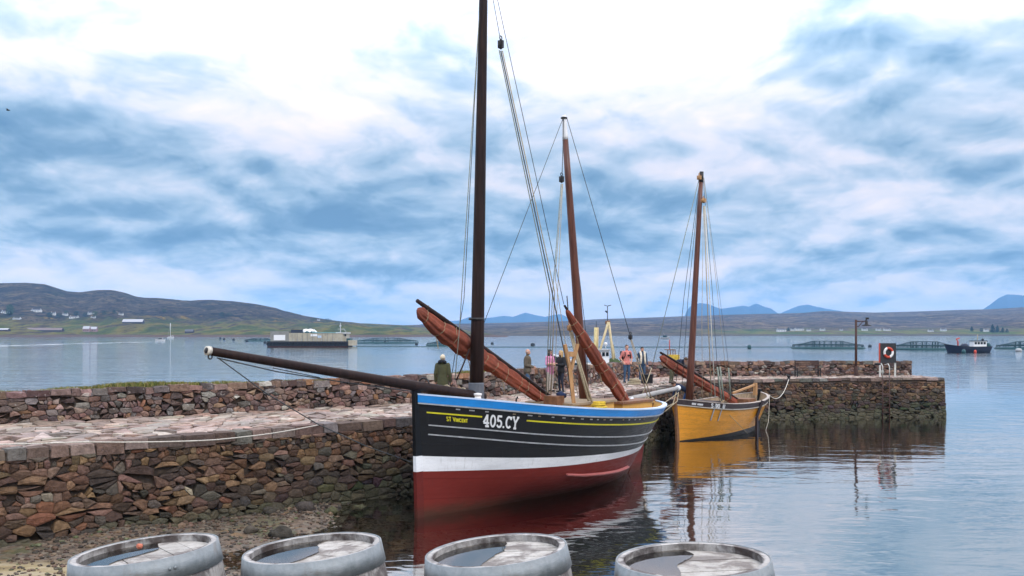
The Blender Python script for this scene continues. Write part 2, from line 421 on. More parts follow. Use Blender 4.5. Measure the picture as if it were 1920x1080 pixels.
RID_R = [(560, 620), (700, 612), (780, 609), (850, 607), (960, 605), (1060, 602), (1130, 598), (1200, 596), (1280, 593), (1400, 589), (1500, 587), (1545, 583), (1580, 584), (1640, 586), (1720, 584), (1800, 581), (1850, 580), (1920, 576), (2100, 570), (2500, 575)]
land('moorland', RID_R, 1350, 3600, 560, 2500, 9, m_moor('moor_heath', (.085, .060, .056), (.165, .120, .092), (.110, .160, .040), 6, 15, .0040, 0, (.13, .11, .09), (250, 420)), gamma=1.15, seed=9, rough=11, nsc=1.0, rows=48)
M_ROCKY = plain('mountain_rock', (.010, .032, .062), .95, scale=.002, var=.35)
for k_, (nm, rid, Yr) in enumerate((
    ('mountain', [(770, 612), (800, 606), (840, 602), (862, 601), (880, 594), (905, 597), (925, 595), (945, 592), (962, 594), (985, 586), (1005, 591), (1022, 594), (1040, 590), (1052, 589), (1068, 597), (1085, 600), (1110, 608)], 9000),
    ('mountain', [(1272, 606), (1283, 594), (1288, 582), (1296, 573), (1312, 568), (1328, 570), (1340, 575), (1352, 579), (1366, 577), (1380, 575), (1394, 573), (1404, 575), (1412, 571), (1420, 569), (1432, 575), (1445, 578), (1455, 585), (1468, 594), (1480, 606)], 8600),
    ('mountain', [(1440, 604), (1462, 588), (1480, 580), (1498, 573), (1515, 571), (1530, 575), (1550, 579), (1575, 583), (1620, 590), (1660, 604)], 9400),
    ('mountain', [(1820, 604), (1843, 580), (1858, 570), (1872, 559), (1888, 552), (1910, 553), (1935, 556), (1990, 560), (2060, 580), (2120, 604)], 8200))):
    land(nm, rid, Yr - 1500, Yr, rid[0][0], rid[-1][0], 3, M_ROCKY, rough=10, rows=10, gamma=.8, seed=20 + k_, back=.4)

# the air: one closed box of even, pale haze round camera, water and all the land
mb = MB(); mb.box((0, 5000, 172), (18600, 13400, 360))
m, t = newmat('haze_air'); q = NT(t)
pv = q.n('ShaderNodeVolumePrincipled'); pv.inputs['Color'].default_value = (.24, .56, 1.0, 1); pv.inputs['Density'].default_value = .000085
pv.inputs['Anisotropy'].default_value = 0.0
oo = q.n('ShaderNodeOutputMaterial'); q.l(pv.outputs[0], oo.inputs['Volume'])
HAZE = mb.build('haze', m); tag(HAZE, kind='stuff')
# ------------------------------------------------------------------ the stone pier and its parapet
def catmull(P, n=10):
    P = [Vector(p) for p in P]; out = []
    for i in range(len(P) - 1):
        a = P[max(i - 1, 0)]; b = P[i]; c = P[i + 1]; d = P[min(i + 2, len(P) - 1)]
        for k in range(n):
            t = k / n
            out.append(.5 * ((2 * b) + (c - a) * t + (2 * a - 5 * b + 4 * c - d) * t * t + (3 * b - a - 3 * c + d) * t ** 3))
    return out + [P[-1]]
class Path:
    def __init__(s, P, n=10):
        s.p = catmull([(*q, 0) for q in P], n); s.l = [0]
        for a, b in zip(s.p, s.p[1:]): s.l.append(s.l[-1] + (b - a).length)
        s.L = s.l[-1]; s.a = np.array(s.p)
    def at(s, u): return Vector((np.interp(u, s.l, s.a[:, 0]), np.interp(u, s.l, s.a[:, 1]), 0))
    def fr(s, u):
        d = (s.at(min(s.L, u + .15)) - s.at(max(0, u - .15))).normalized()
        return s.at(u), d, Vector((d.y, -d.x, 0))
EDGE = Path(EDGE_PTS); PARA = Path(PARA_PTS)
ZD = 2.02

def clip(poly, nx_, ny_, c):                       # keep n.p <= c
    out = []; k = len(poly)
    for i in range(k):
        a = poly[i]; b = poly[(i + 1) % k]
        da = nx_ * a[0] + ny_ * a[1] - c; db = nx_ * b[0] + ny_ * b[1] - c
        if da <= 0: out.append(a)
        if (da < 0) != (db < 0) and abs(da - db) > 1e-12:
            t = da / (da - db); out.append((a[0] + (b[0] - a[0]) * t, a[1] + (b[1] - a[1]) * t))
    return out
def cells(seeds, x0, x1, y0, y1, ay=1.0, reach=1.2):
    """power diagram of weighted seeds in a rectangle; ay stretches the metric so that cells lie flat"""
    g = {}; gs = reach
    S = [(x, y * ay, w) for x, y, w in seeds]
    for i, (x, y, w) in enumerate(S): g.setdefault((int(x // gs), int(y // gs)), []).append(i)
    res = []
    for i, (x, y, w) in enumerate(S):
        poly = [(x0, y0 * ay), (x1, y0 * ay), (x1, y1 * ay), (x0, y1 * ay)]
        gx, gy = int(x // gs), int(y // gs); nb = []
        for ax in (-1, 0, 1):
            for by in (-1, 0, 1): nb += g.get((gx + ax, gy + by), [])
        nb.sort(key=lambda j: (S[j][0] - x) ** 2 + (S[j][1] - y) ** 2)
        for j in nb[:34]:
            if j == i: continue
            X, Y_, w2 = S[j]; dx, dy = X - x, Y_ - y
            c = (X * X + Y_ * Y_ - x * x - y * y + w - w2) / 2
            poly = clip(poly, dx, dy, c)
            if len(poly) < 3: break
        if len(poly) >= 3: res.append([(a, b / ay) for a, b in poly])
        else: res.append(None)
    return res
def parea(p): return abs(sum(p[i][0] * p[(i + 1) % len(p)][1] - p[(i + 1) % len(p)][0] * p[i][1] for i in range(len(p)))) / 2
def pcen(p): return sum(q[0] for q in p) / len(p), sum(q[1] for q in p) / len(p)
def soften(p, rnd, lim=9):
    q = []; k = len(p)
    for i in range(k):
        a = p[i - 1]; b = p[i]; c = p[(i + 1) % k]
        la = math.dist(a, b); lc = math.dist(c, b)
        if min(la, lc) < .025: continue
        if k <= 6 and rnd.random() < .38:
            t = .18 + .16 * rnd.random(); q += [(b[0] + (a[0] - b[0]) * t, b[1] + (a[1] - b[1]) * t), (b[0] + (c[0] - b[0]) * t, b[1] + (c[1] - b[1]) * t)]
        else: q.append(b)
    return q
def stone(poly, fmap, rnd, joint, proud, depth, col, dome=.5):
    """one laid stone: back ring, arris ring, inset ring and a tilted cap"""
    cx_, cy_ = pcen(poly); A = parea(poly); r = math.sqrt(A)
    p = soften(poly, rnd)
    if len(p) <= 6:
        q2 = []
        for i in range(len(p)):
            a, b = p[i], p[(i + 1) % len(p)]; q2.append(a); l = math.dist(a, b)
            if l > .10:
                t = rnd.uniform(.35, .65); k = rnd.uniform(-.035, .02) * l
                q2.append((lerp(a[0], b[0], t) + (b[1] - a[1]) / l * k, lerp(a[1], b[1], t) - (b[0] - a[0]) / l * k))
        p = q2
    if len(p) < 3 or A < 6e-4: return None
    def ins(q, d):
        l = math.dist(q, (cx_, cy_)); k = max(.55, 1 - d / max(l, .01)); return (cx_ + (q[0] - cx_) * k, cy_ + (q[1] - cy_) * k)
    tx, ty = rnd.uniform(-.22, .22), rnd.uniform(-.25, .25)
    def h(q, base): return base + (tx * (q[0] - cx_) + ty * (q[1] - cy_)) * .6
    e = [ins(q, joint + rnd.uniform(0, joint)) for q in p]
    inn = [ins(q, joint + min(.22 * r, .05) + rnd.uniform(0, .02)) for q in p]
    n = len(p); vs = [fmap(*q, -depth) for q in e] + [fmap(*q, h(q, proud * (1 - dome)) + rnd.uniform(-.008, .008)) for q in e] + [fmap(*q, h(q, proud) + rnd.uniform(-.012, .012)) for q in inn]
    vs.append(fmap(cx_ + rnd.uniform(-.1, .1) * r, cy_ + rnd.uniform(-.1, .1) * r, proud + rnd.uniform(0, .05) * r))
    fs = []
    for i in range(n):
        j = (i + 1) % n
        fs += [(i, j, n + j, n + i), (n + i, n + j, 2 * n + j, 2 * n + i), (2 * n + i, 2 * n + j, 3 * n)]
    return vs, fs, col
def rubble_seeds(U, H, rnd, hmin, hmax, big_low=1.0, jit=.35):
    S = []; v = 0
    while v < H:
        t = min(1, v / (H * .75)); k = lerp(big_low, 1, t)
        h = rnd.uniform(hmin, hmax) * k
        if rnd.random() < .25: h *= .6
        u = -.3
        while u < U + .3:
            w = h * rnd.choice((.9, 1.2, 1.6, 2.1, 2.7, 3.3)) * rnd.uniform(.8, 1.2) * lerp(.75, 1, t)
            if h > .16 and rnd.random() < .30:      # two thin stones laid on each other instead of one
                c_ = rnd.uniform(.35, .65)
                S += [(u + w / 2, v + h * c_ / 2, .0), (u + w / 2 + rnd.uniform(-.1, .1) * w, v + h * (c_ + 1) / 2, .0)]
            else:
                j = lerp(jit, .10, t)
                S.append((u + w / 2 + rnd.uniform(-.08, .08) * w, v + h / 2 + rnd.uniform(-j, j) * h, (min(w, h) * .30) ** 2 * rnd.uniform(.3, 1.1)))
            if rnd.random() < .16:            # pinning stones wedged between
                S.append((u + w, v + h * rnd.uniform(.1, .9), .0))
            u += w
        v += h
    return S
def split_pieces(pieces, name, stuff_name, mat, parent, most=300, ymax=1e9):
    """the pieces that show largest become parts of their own, the rest one joined part"""
    pieces.sort(key=lambda q: -q[0]); rest = MB(); k = 0
    for a, (vs, fs, col) in pieces:
        if k < most and a > 0:
            m_ = MB(); m_.add(vs, fs, col); m_.build(name, mat, parent, attr=True); k += 1
        else: rest.add(vs, fs, col)
    if rest.v:
        o = rest.build(stuff_name, mat, parent, attr=True); o['kind'] = 'stuff'
def shown(poly_area, P):
    if P.y < 2: return 0
    px, py = proj(P)
    if px < -15 or px > 1935 or py > 1090: return 0
    return poly_area * (F / P.y) ** 2

PAL = [((.160, .090, .056), 5), ((.118, .072, .052), 5), ((.215, .130, .070), 4), ((.120, .098, .078), 2), ((.190, .118, .085), 2.5), ((.070, .050, .040), 4), ((.235, .155, .085), 1.2), ((.34, .28, .20), .3), ((.165, .078, .044), 1.6)]
def pick(rnd, pal=PAL):
    c = rnd.choices([p[0] for p in pal], [p[1] for p in pal])[0]; k = rnd.uniform(.42, 1.12)
    return tuple(q * k * rnd.uniform(.94, 1.06) for q in c)
M_STONE = vcol('rubble_stone', .82, 11, 1.0, .045)
M_PSTONE = vcol('parapet_stone', .85, 11, .9, .04, spots=(.42, .40, .36))
M_SLAB = vcol('paving_slab_stone', .55, 5, .45, .012)
M_CORE = plain('joint_earth', (.060, .043, .032), .95, var=.4, scale=8, bump=.5)

pier = thing('stone_pier', 'long stone pier of brown rubble with a paved deck, bending to the right', 'pier', (0, 30, 0))
PX = xf_of(pier)
def pmap(path, batter):
    def f(u, v, d, z0=0.0):
        P, T, Nn = path.fr(min(max(u, 0), path.L)); return PX @ (P + Nn * (d + batter * (ZD - v)) + Vector((0, 0, v)))
    return f
rnd = random.Random(11)
# face of the pier towards the boats
H0, H1 = -.45, ZD - .20
seeds = rubble_seeds(EDGE.L, H1 - H0, rnd, .105, .235, 1.8, .38)
cl = cells(seeds, 0, EDGE.L, 0, H1 - H0, 1.75)
fm = pmap(EDGE, .09); pcs = []
for pl in cl:
    if not pl: continue
    pl = [(a, b + H0) for a, b in pl]; cu, cv = pcen(pl); P, T, Nn = EDGE.fr(cu)
    c = pick(rnd)
    wet = sstep(interp(cu, [8, 11, 14, 17, 20, 40, 70], [.35, .45, .75, 1.4, 1.85, 1.9, 1.75]) + noise.noise((cu * .45, cv, 1)) * .5, interp(cu, [10, 18], [-.5, .35]), cv)     # weed and wet of the tide zone
    wc = (.040, .036, .026); c = tuple(lerp(q, w_ * rnd.uniform(.7, 1.5), .82 * wet) for q, w_ in zip(c, wc))
    if cv < interp(cu, [10, 20, 45, 70], [.22, .35, .40, .5]) + .2 * noise.noise((cu * .5, 3, 0)) and cu > 9:
        c = tuple(lerp(q, w_, .6) for q, w_ in zip(c, (.088, .084, .052)))
    view = (Vector((0, 0, CH)) - P).normalized().dot(Nn)
    A = parea(pl)
    st = stone(pl, fm, rnd, .003, .03 + .10 * math.sqrt(A) * rnd.uniform(.2, 1.3), .16, c)
    if st: pcs.append((shown(A, P + Vector((0, 0, cv))) * max(0, view) if cv > -.05 else 0, st))
split_pieces(pcs, 'stone', 'stone_rubble', M_STONE, pier)
# coping blocks along the deck edge
u = 0; pcs = []; rc = random.Random(5)
while u < EDGE.L - .1:
    w = min(rc.uniform(.32, .85), EDGE.L - u); P, T, Nn = EDGE.fr(u + w / 2)
    hgt = rc.uniform(.20, .30) if u < 40 else rc.uniform(.10, .17); dp = rc.uniform(.38, .6); off = rc.uniform(.0, .07); top = ZD + rc.uniform(.0, .035)
    m_ = MB(); rot = Matrix((T, Nn, Vector((0, 0, 1)))).transposed()
    cen = P + Nn * (off + .03 - dp / 2) + Vector((0, 0, top - hgt / 2)); g_ = .012
    vs = []
    for z in (-1, 1):
        for x, y in ((-1, -1), (1, -1), (1, 1), (-1, 1)):
            b_ = .03 if z > 0 else 0
            vs.append(PX @ (cen + rot @ Vector((x * (w / 2 - g_ - b_ * .5) + rc.uniform(-.012, .012), y * (dp / 2 - b_ * .5) + rc.uniform(-.02, .02), z * hgt / 2 + rc.uniform(-.012, .012)))))
    fs = [(3, 2, 1, 0), (4, 5, 6, 7), (0, 1, 5, 4), (1, 2, 6, 5), (2, 3, 7, 6), (3, 0, 4, 7)]
    pcs.append((shown(w * hgt, P + Vector((0, 0, 2))), (vs, fs, pick(rc, [((.15, .10, .082), 3), ((.20, .15, .125), 2), ((.17, .16, .145), 2), ((.24, .18, .15), 1)]))))
    u += w
split_pieces(pcs, 'coping_stone', 'coping_rubble', M_STONE, pier)
# deck paving: irregular flags between edge and parapet
rd = random.Random(3); S = []; u = 0
NU = int(EDGE.L / .50)
for i in range(NU):
    n_ = 13
    for j in range(n_):
        S.append(((i + .5 + rd.uniform(-.45, .45)) * EDGE.L / NU, (j + .5 + (i % 2) * .4 + rd.uniform(-.4, .4)) * 4.4 / n_, rd.uniform(0, .10)))
cl = cells(S, 0, EDGE.L, .42, 4.4, 1.35)
def dmap(u, w, d):
    f = w / 4.4; P, T, Nn = EDGE.fr(min(max(u, 0), EDGE.L)); Q = PARA.at(u / EDGE.L * PARA.L)
    return PX @ (P.lerp(Q, f) + Vector((0, 0, ZD - .012 + d)))
pcs = []
for pl in cl:
    if not pl: continue
    cu, cw = pcen(pl); A = parea(pl)
    c = pick(rd, [((.36, .255, .205), 4), ((.42, .33, .27), 3), ((.28, .215, .18), 3), ((.36, .33, .28), 2.5), ((.46, .40, .33), 2), ((.24, .175, .145), 1.2), ((.40, .25, .19), 2)])
    c = tuple(lerp(q_ , w_, .35) for q_, w_ in zip(c, (.27, .20, .165)))
    st = stone(pl, dmap, rd, .010, rd.uniform(.0, .018), .06, c, dome=.9)
    if st:
        P = EDGE.at(cu).lerp(PARA.at(cu / EDGE.L * PARA.L), cw / 4.4) + Vector((0, 0, ZD)); pcs.append((shown(A, P) / P.y, st))
split_pieces(pcs, 'paving_slab', 'paving_rubble', M_SLAB, pier)
# solid fill behind the faces
def strip(mb_, A, B, z0, z1, n=70):
    a = [A(i / n) for i in range(n + 1)]; b = [B(i / n) for i in range(n + 1)]; vs = []
    for p, q_ in zip(a, b): vs += [(p.x, p.y, z0), (p.x, p.y, z1), (q_.x, q_.y, z1), (q_.x, q_.y, z0)]
    fs = []
    for i in range(n):
        o_ = i * 4
        fs += [(o_, o_ + 4, o_ + 5, o_ + 1), (o_ + 1, o_ + 5, o_ + 6, o_ + 2), (o_ + 2, o_ + 6, o_ + 7, o_ + 3)]
    fs += [(0, 1, 2, 3), (n * 4 + 3, n * 4 + 2, n * 4 + 1, n * 4)]
    mb_.add(vs, fs)
def off(path, d):
    def f(t):
        P, T, Nn = path.fr(t * path.L); return P + Nn * d
    return f
mb = MB(); strip(mb, off(EDGE, .0), off(PARA, -.9), -4, ZD - .055); mb.build('core', M_CORE, pier, xf=PX)
# rough end face of the pier head
Pe, Te, Ne = EDGE.fr(EDGE.L); Qe = PARA.at(PARA.L) + (PARA.at(PARA.L) - Pe).normalized() * .9; wE = (Qe - Pe).length; dE = (Qe - Pe).normalized(); nE = Vector((-dE.y, dE.x, 0)) * -1
re_ = random.Random(8); cl = cells(rubble_seeds(wE, 2.4, re_, .2, .38), 0, wE, 0, 2.4, 1.25); mE = MB()
for pl in cl:
    if not pl: continue
    st = stone(pl, lambda a, b, d: PX @ (Pe + dE * a + nE * (d + .02) + Vector((0, 0, b - .42))), re_, .012, .05, .1, pick(re_))
    if st: mE.add(*st)
oE = mE.build('end_face_rubble', M_STONE, pier, attr=True); oE['kind'] = 'stuff'

# parapet
para = thing('parapet_wall', 'low reddish rubble sea wall running along the outer side of the pier', 'wall', (0, 36, ZD)); QX = xf_of(para)
def ptop(u): return interp(u / PARA.L, [0, .2, .45, .7, 1], [.80, .82, .90, .80, .76])
rp2 = random.Random(21); PAL2 = [((.215, .130, .105), 5), ((.165, .105, .092), 4), ((.27, .175, .125), 3), ((.185, .165, .150), 3), ((.30, .21, .175), 3), ((.115, .082, .075), 3), ((.29, .15, .085), 1.3), ((.42, .38, .33), .6)]
seeds = rubble_seeds(PARA.L, .70, rp2, .09, .20, 1.2)
cl = cells(seeds, 0, PARA.L, 0, .70, 1.8); pcs = []
def qmap(u, v, d):
    P, T, Nn = PARA.fr(min(max(u, 0), PARA.L)); v2 = v * (ptop(u) - .09) / .70
    return QX @ (P + Nn * (d + .05 * (1 - v)) + Vector((0, 0, ZD + v2)))
for pl in cl:
    if not pl: continue
    cu, cv = pcen(pl); P, T, Nn = PARA.fr(cu); A = parea(pl)
    st = stone(pl, qmap, rp2, .005, .02 + .08 * math.sqrt(A) * rp2.uniform(.2, 1.3), .12, pick(rp2, PAL2))
    if st: pcs.append((shown(A, P + Vector((0, 0, ZD + cv))), st))
split_pieces(pcs, 'stone', 'stone_rubble', M_PSTONE, para)
pcs = []
for row in range(2):
    u = 0
    while u < PARA.L - .1:
        w = min(rp2.uniform(.22, .6), PARA.L - u + .01); P, T, Nn = PARA.fr(u + w / 2)
        hgt = rp2.uniform(.13, .20); top = ptop(u) + rp2.uniform(-.02, .05); dp = rp2.uniform(.30, .36)
        rot = Matrix((T, Nn, Vector((0, 0, 1)))).transposed()
        cen = P + Nn * (-.10 - row * .34 + rp2.uniform(-.02, .03)) + Vector((0, 0, ZD + top - hgt / 2)); vs = []
        for z in (-1, 1):
            for x, y in ((-1, -1), (.1, -1.1), (1, -.9), (1, 1), (-.1, 1.1), (-1, .9)):
                b_ = .03 if z > 0 else 0
                vs.append(QX @ (cen + rot @ Vector((x * (w / 2 - .004 - b_ * .5) + rp2.uniform(-.012, .012), y * (dp / 2 - b_ * .6) + rp2.uniform(-.02, .02), z * hgt / 2 + rp2.uniform(-.02, .02)))))
        fs = [(5, 4, 3, 2, 1, 0), (6, 7, 8, 9, 10, 11)] + [(i, (i + 1) % 6, 6 + (i + 1) % 6, 6 + i) for i in range(6)]
        pcs.append((shown(w * hgt, P + Vector((0, 0, 2.8))) * (1 if row == 0 else .6), (vs, fs, pick(rp2, PAL2))))
        u += w
split_pieces(pcs, 'cap_stone', 'cap_rubble', M_PSTONE, para)
mb = MB(); strip(mb, off(PARA, -.06), off(PARA, -.62), ZD - .3, ZD + .685, 80); mb.build('core', M_CORE, para, xf=QX)

# grass along the top of the wall at the left
def blades(mb_, c, n, h, spread, rnd_, cols):
    for _ in range(n):
        a = rnd_.uniform(0, 6.28); r_ = rnd_.uniform(0, spread); p = Vector(c) + Vector((math.cos(a) * r_, math.sin(a) * r_, 0))
        hh = h * rnd_.uniform(.5, 1.2); b = rnd_.uniform(0, 6.28); w_ = .006 * rnd_.uniform(.7, 1.6); lx, ly = math.cos(b) * hh * .5, math.sin(b) * hh * .5
        s_ = Vector((math.cos(b + 1.57), math.sin(b + 1.57), 0)) * w_
        mb_.add([p - s_, p + s_, p + Vector((lx * .4, ly * .4, hh * .7)) + s_ * .6, p + Vector((lx, ly, hh))], [(0, 1, 2), (0, 2, 3)], rnd_.choice(cols))
GC = [(.13, .15, .035), (.20, .19, .05), (.26, .22, .09), (.09, .11, .028)]
mb = MB(); rg = random.Random(2); u = 0
while u < PARA.L * .52:
    P, T, Nn = PARA.fr(u); k = noise.noise((u * .33, 8, 0)) + noise.noise((u * 1.1, 2, 0)) * .4 + .45 * (1 - u / (PARA.L * .42)) + (.35 if u < 17 else 0)
    if k > -.12: blades(mb, P - Nn * rg.uniform(.15, .6) + Vector((0, 0, ZD + ptop(u) - .02)), max(4, int(20 + 36 * k)), .05 + .10 * min(1, max(0, k)), .2, rg, GC)
    u += .075
o = mb.build('grass', vcol('dry_grass', .9, 12, .0), None, attr=True); tag(o, 'dry green grass growing along the top of the sea wall', 'grass', kind='stuff')

# shingle at the foot of the wall
rb = random.Random(17); mb = MB(); ico = [(0, 0, 1), (.89, 0, .45), (.28, .85, .45), (-.72, .53, .45), (-.72, -.53, .45), (.28, -.85, .45), (.72, .53, -.45), (-.28, .85, -.45), (-.89, 0, -.45), (-.28, -.85, -.45), (.72, -.53, -.45)]
icf = [(0, 1, 2), (0, 2, 3), (0, 3, 4), (0, 4, 5), (0, 5, 1), (1, 6, 2), (2, 7, 3), (3, 8, 4), (4, 9, 5), (5, 10, 1), (6, 7, 2), (7, 8, 3), (8, 9, 4), (9, 10, 5), (10, 6, 1)]
def pebble(mb_, c, r, rnd_, col):
    rot = Matrix.Rotation(rnd_.uniform(0, 6.28), 3, 'Z'); sx_, sy_, sz_ = r * rnd_.uniform(.8, 1.4), r * rnd_.uniform(.7, 1.1), r * rnd_.uniform(.4, .75)
    mb_.add([Vector(c) + rot @ Vector((x * sx_ * rnd_.uniform(.85, 1.15), y * sy_ * rnd_.uniform(.85, 1.15), z * sz_ * rnd_.uniform(.85, 1.15))) for x, y, z in ico], icf, col)
def behind_edge(x, y):
    i = int(np.argmin((EDGE.a[:, 0] - x) ** 2 + (EDGE.a[:, 1] - y) ** 2)); P, T, Nn = EDGE.fr(EDGE.l[i]); return (Vector((x, y, 0)) - P).dot(Nn)
PALB = [((.10, .066, .045), 4), ((.14, .092, .062), 3), ((.085, .07, .055), 4), ((.18, .14, .10), 1.2), ((.055, .045, .035), 3), ((.09, .10, .05), 1.2)]
for _ in range(9000):
    y = rb.uniform(14.5, 26); x = rb.uniform(-9.5, 3.0)
    if rb.random() > math.exp(-max(0, x + 4) * .55): continue
    e_ = behind_edge(x, y)
    if e_ < .12: continue
    r_ = rb.choice((.02, .025, .03, .04, .05)) * (1.6 if e_ < .8 and rb.random() < .3 else 1) * (1.5 if rb.random() < .06 else 1)
    pebble(mb, (x, y, ground_h(x, y) + r_ * .25), r_, rb, pick(rb, PALB))
o = mb.build('shingle', vcol('wet_shingle', .5, 14, .4, .01), None, attr=True); tag(o, 'brown wet shingle covering the beach below the pier', 'shingle', kind='stuff')
# a few loose boulders
BLD = [(528, 1003, .20), (470, 1000, .13), (505, 968, .16), (572, 962, .19), (622, 962, .15), (676, 948, .17), (715, 940, .14), (740, 934, .16)]
BLAB = ['large rounded boulder on the shingle behind the gap between the first two barrels', 'small boulder farthest left on the shingle, nearest the first barrel', 'weedy boulder at the wall foot left of the water edge', 'largest weedy boulder against the wall foot at the water edge',
        'boulder third from the black boat along the wall foot', 'boulder second but one from the black bow along the wall foot', 'small boulder second from the black bow along the wall foot', 'boulder at the wall foot next to the black bow']
for i, (px, py, r_) in enumerate(BLD):
    p = onz(px, py, .02); m_ = MB(); m_.ball((p.x, p.y, ground_h(p.x, p.y) + r_ * .3), (r_ * 1.3, r_, r_ * .75), 11, 8, pick(rb, [((.085, .085, .045), 2), ((.10, .085, .065), 2), ((.07, .062, .05), 2)]), Matrix.Rotation(i * 1.1, 3, 'Z'), .5)
    tag(m_.build('boulder', M_STONE, None, True, attr=True), BLAB[i], 'boulder', 'boulders at the foot of the pier wall')
# ------------------------------------------------------------------ boats
def m_paint(name, col, rough=.38, strakes=0, seam=.5, var=.14, dirt=(.10, .08, .06), dirt_amt=.35, grain=0.0, spec=.4, streak=.35, weed=False):
    """painted or varnished planking: soft weathering, plank seams as fine relief along the strakes (UV v)"""
    m, t = newmat(name); q = NT(t); tcn = q.n('ShaderNodeTexCoord'); ob = tcn.outputs['Object']
    f = q.noise(ob, 1.3, 6, .65, .3, (.5, 1, 2.2)); f2 = q.noise(ob, 9, 5, .7, .2, (.25, 1, 2.5))
    cc = q.mix(q.smooth(f, .3, .7), tuple(c * (1 - var) for c in col), tuple(min(1, c * (1 + var)) for c in col))
    if grain: cc = q.mix(q.smooth(f2, .42, .68, 0, grain), cc, tuple(c * .5 for c in col))
    cc = q.mix(q.smooth(f2, .55, .80, 0, dirt_amt), cc, dirt)
    st_ = q.noise(ob, 7, 5, .7, .2, (2.2, 2.2, .16)); cc = q.mix(q.smooth(st_, .54, .72, 0, streak), cc, dirt)      # runs down the planking
    sc_ = q.noise(ob, 3.2, 7, .75, .8, (.35, 1, 2.5)); cc = q.mix(q.smooth(sc_, .60, .68, 0, streak), cc, tuple(min(1, c * 1.6 + .015) for c in col))
    if weed:
        s2 = q.n('ShaderNodeSeparateXYZ'); q.l(ob, s2.inputs[0]); wz = q.math('ADD', s2.outputs[2], q.math('MULTIPLY', q.math('SUBTRACT', sc_, .5), .55))
        cc = q.mix(q.smooth(wz, .02, .42, .72, 0), cc, (.035, .030, .016))
    nm = None; h = q.math('MULTIPLY', f2, .12)
    if strakes:
        s_ = q.n('ShaderNodeSeparateXYZ'); q.l(tcn.outputs['UV'], s_.inputs[0])
        k = q.math('FRACT', q.math('MULTIPLY', s_.outputs[1], float(strakes)))
        d = q.math('MINIMUM', k, q.math('SUBTRACT', 1.0, k)); sm = q.smooth(d, .0, .07)
        h = q.math('ADD', h, q.math('MULTIPLY', sm, seam))
        wf = q.n('ShaderNodeTexWhiteNoise', noise_dimensions='1D'); q.l(q.math('FLOOR', q.math('MULTIPLY', s_.outputs[1], float(strakes))), wf.inputs['W'])
        cc = q.mix(q.math('MULTIPLY', wf.outputs['Value'], .18), cc, tuple(c * .55 for c in col))
        cc = q.mix(q.smooth(d, .0, .05, .35, 0), cc, tuple(c * .35 for c in col))
    nm = q.bump(h, .35, .02)
    q.out(cc, q.smooth(f2, .3, .7, rough - .08, rough + .16), 0, nm, Specular_IOR_Level=spec); return m
M_BLACK = m_paint('black_hull_paint', (.0075, .0080, .0095), .36, 9, .35, dirt=(.022, .022, .024), dirt_amt=.25, spec=.22)
M_WHITE = m_paint('white_boot_paint', (.78, .79, .80), .45, 0, dirt=(.42, .40, .36), dirt_amt=.4)
M_RED = m_paint('red_antifouling', (.165, .020, .0145), .55, 7, .25, dirt=(.10, .03, .024), dirt_amt=.45, spec=.2, weed=True)
M_BLUE = m_paint('blue_rail_paint', (.012, .215, .58), .38, 0, dirt=(.05, .16, .32), dirt_amt=.3)
M_PALE = m_paint('pale_blue_rail_cap', (.50, .62, .78), .45, 0, dirt=(.35, .38, .40))
M_YEL = plain('yellow_line_paint', (.62, .56, .025), .45, var=.1)
M_GLINE = plain('grey_line_paint', (.36, .37, .38), .5, var=.2)
M_OCH = m_paint('ochre_deck_paint', (.58, .33, .075), .5, 0, dirt=(.30, .20, .09), dirt_amt=.4)
M_DECK = plain('deck_planks', (.27, .20, .125), .7, var=.25, scale=5, stretch=(.3, 6, 1), bump=.3)
M_MAST = plain('dark_tarred_spar', (.020, .011, .010), .50, var=.35, scale=5, stretch=(3, 3, .25), bump=.25, dirt=(.060, .032, .022), dirt_amt=.4, spec=.14)
M_MAST2 = plain('red_brown_spar', (.105, .036, .022), .40, var=.3, scale=5, stretch=(3, 3, .25), bump=.25, dirt=(.05, .02, .015), dirt_amt=.6)
M_SAIL = plain('tan_bark_sailcloth', (.215, .056, .031), .85, var=.28, scale=4, bump=.6, bdist=.02, dirt=(.10, .028, .020), dirt_amt=.6)
M_ROPE = plain('hemp_rope', (.36, .30, .20), .9, var=.25, scale=30, bump=.4)
M_LASH = plain('brown_lashing', (.30, .23, .14), .9, var=.25, scale=30)
M_ROPEG = plain('green_grey_rope', (.20, .22, .18), .9, var=.25, scale=30)
M_ROPED = plain('dark_stay_wire', (.045, .052, .055), .6, var=.3, scale=20)
M_ROPEW = plain('white_mooring_rope', (.55, .52, .45), .9, var=.2, scale=30)
M_IRON = plain('black_iron', (.018, .018, .020), .5, .2, var=.3, scale=10)
M_WWOOD = plain('weathered_wood', (.40, .22, .095), .65, var=.25, scale=6, stretch=(3, 3, .4), bump=.3)
M_BRWOOD = plain('brown_wood', (.17, .078, .036), .6, var=.3, scale=6, bump=.3)
M_WP = plain('white_gloss_paint', (.80, .80, .80), .4, var=.05)
M_GSPAR = plain('grey_worn_spar', (.30, .29, .28), .7, var=.25, scale=7, stretch=(.4, 3, 3), bump=.3)

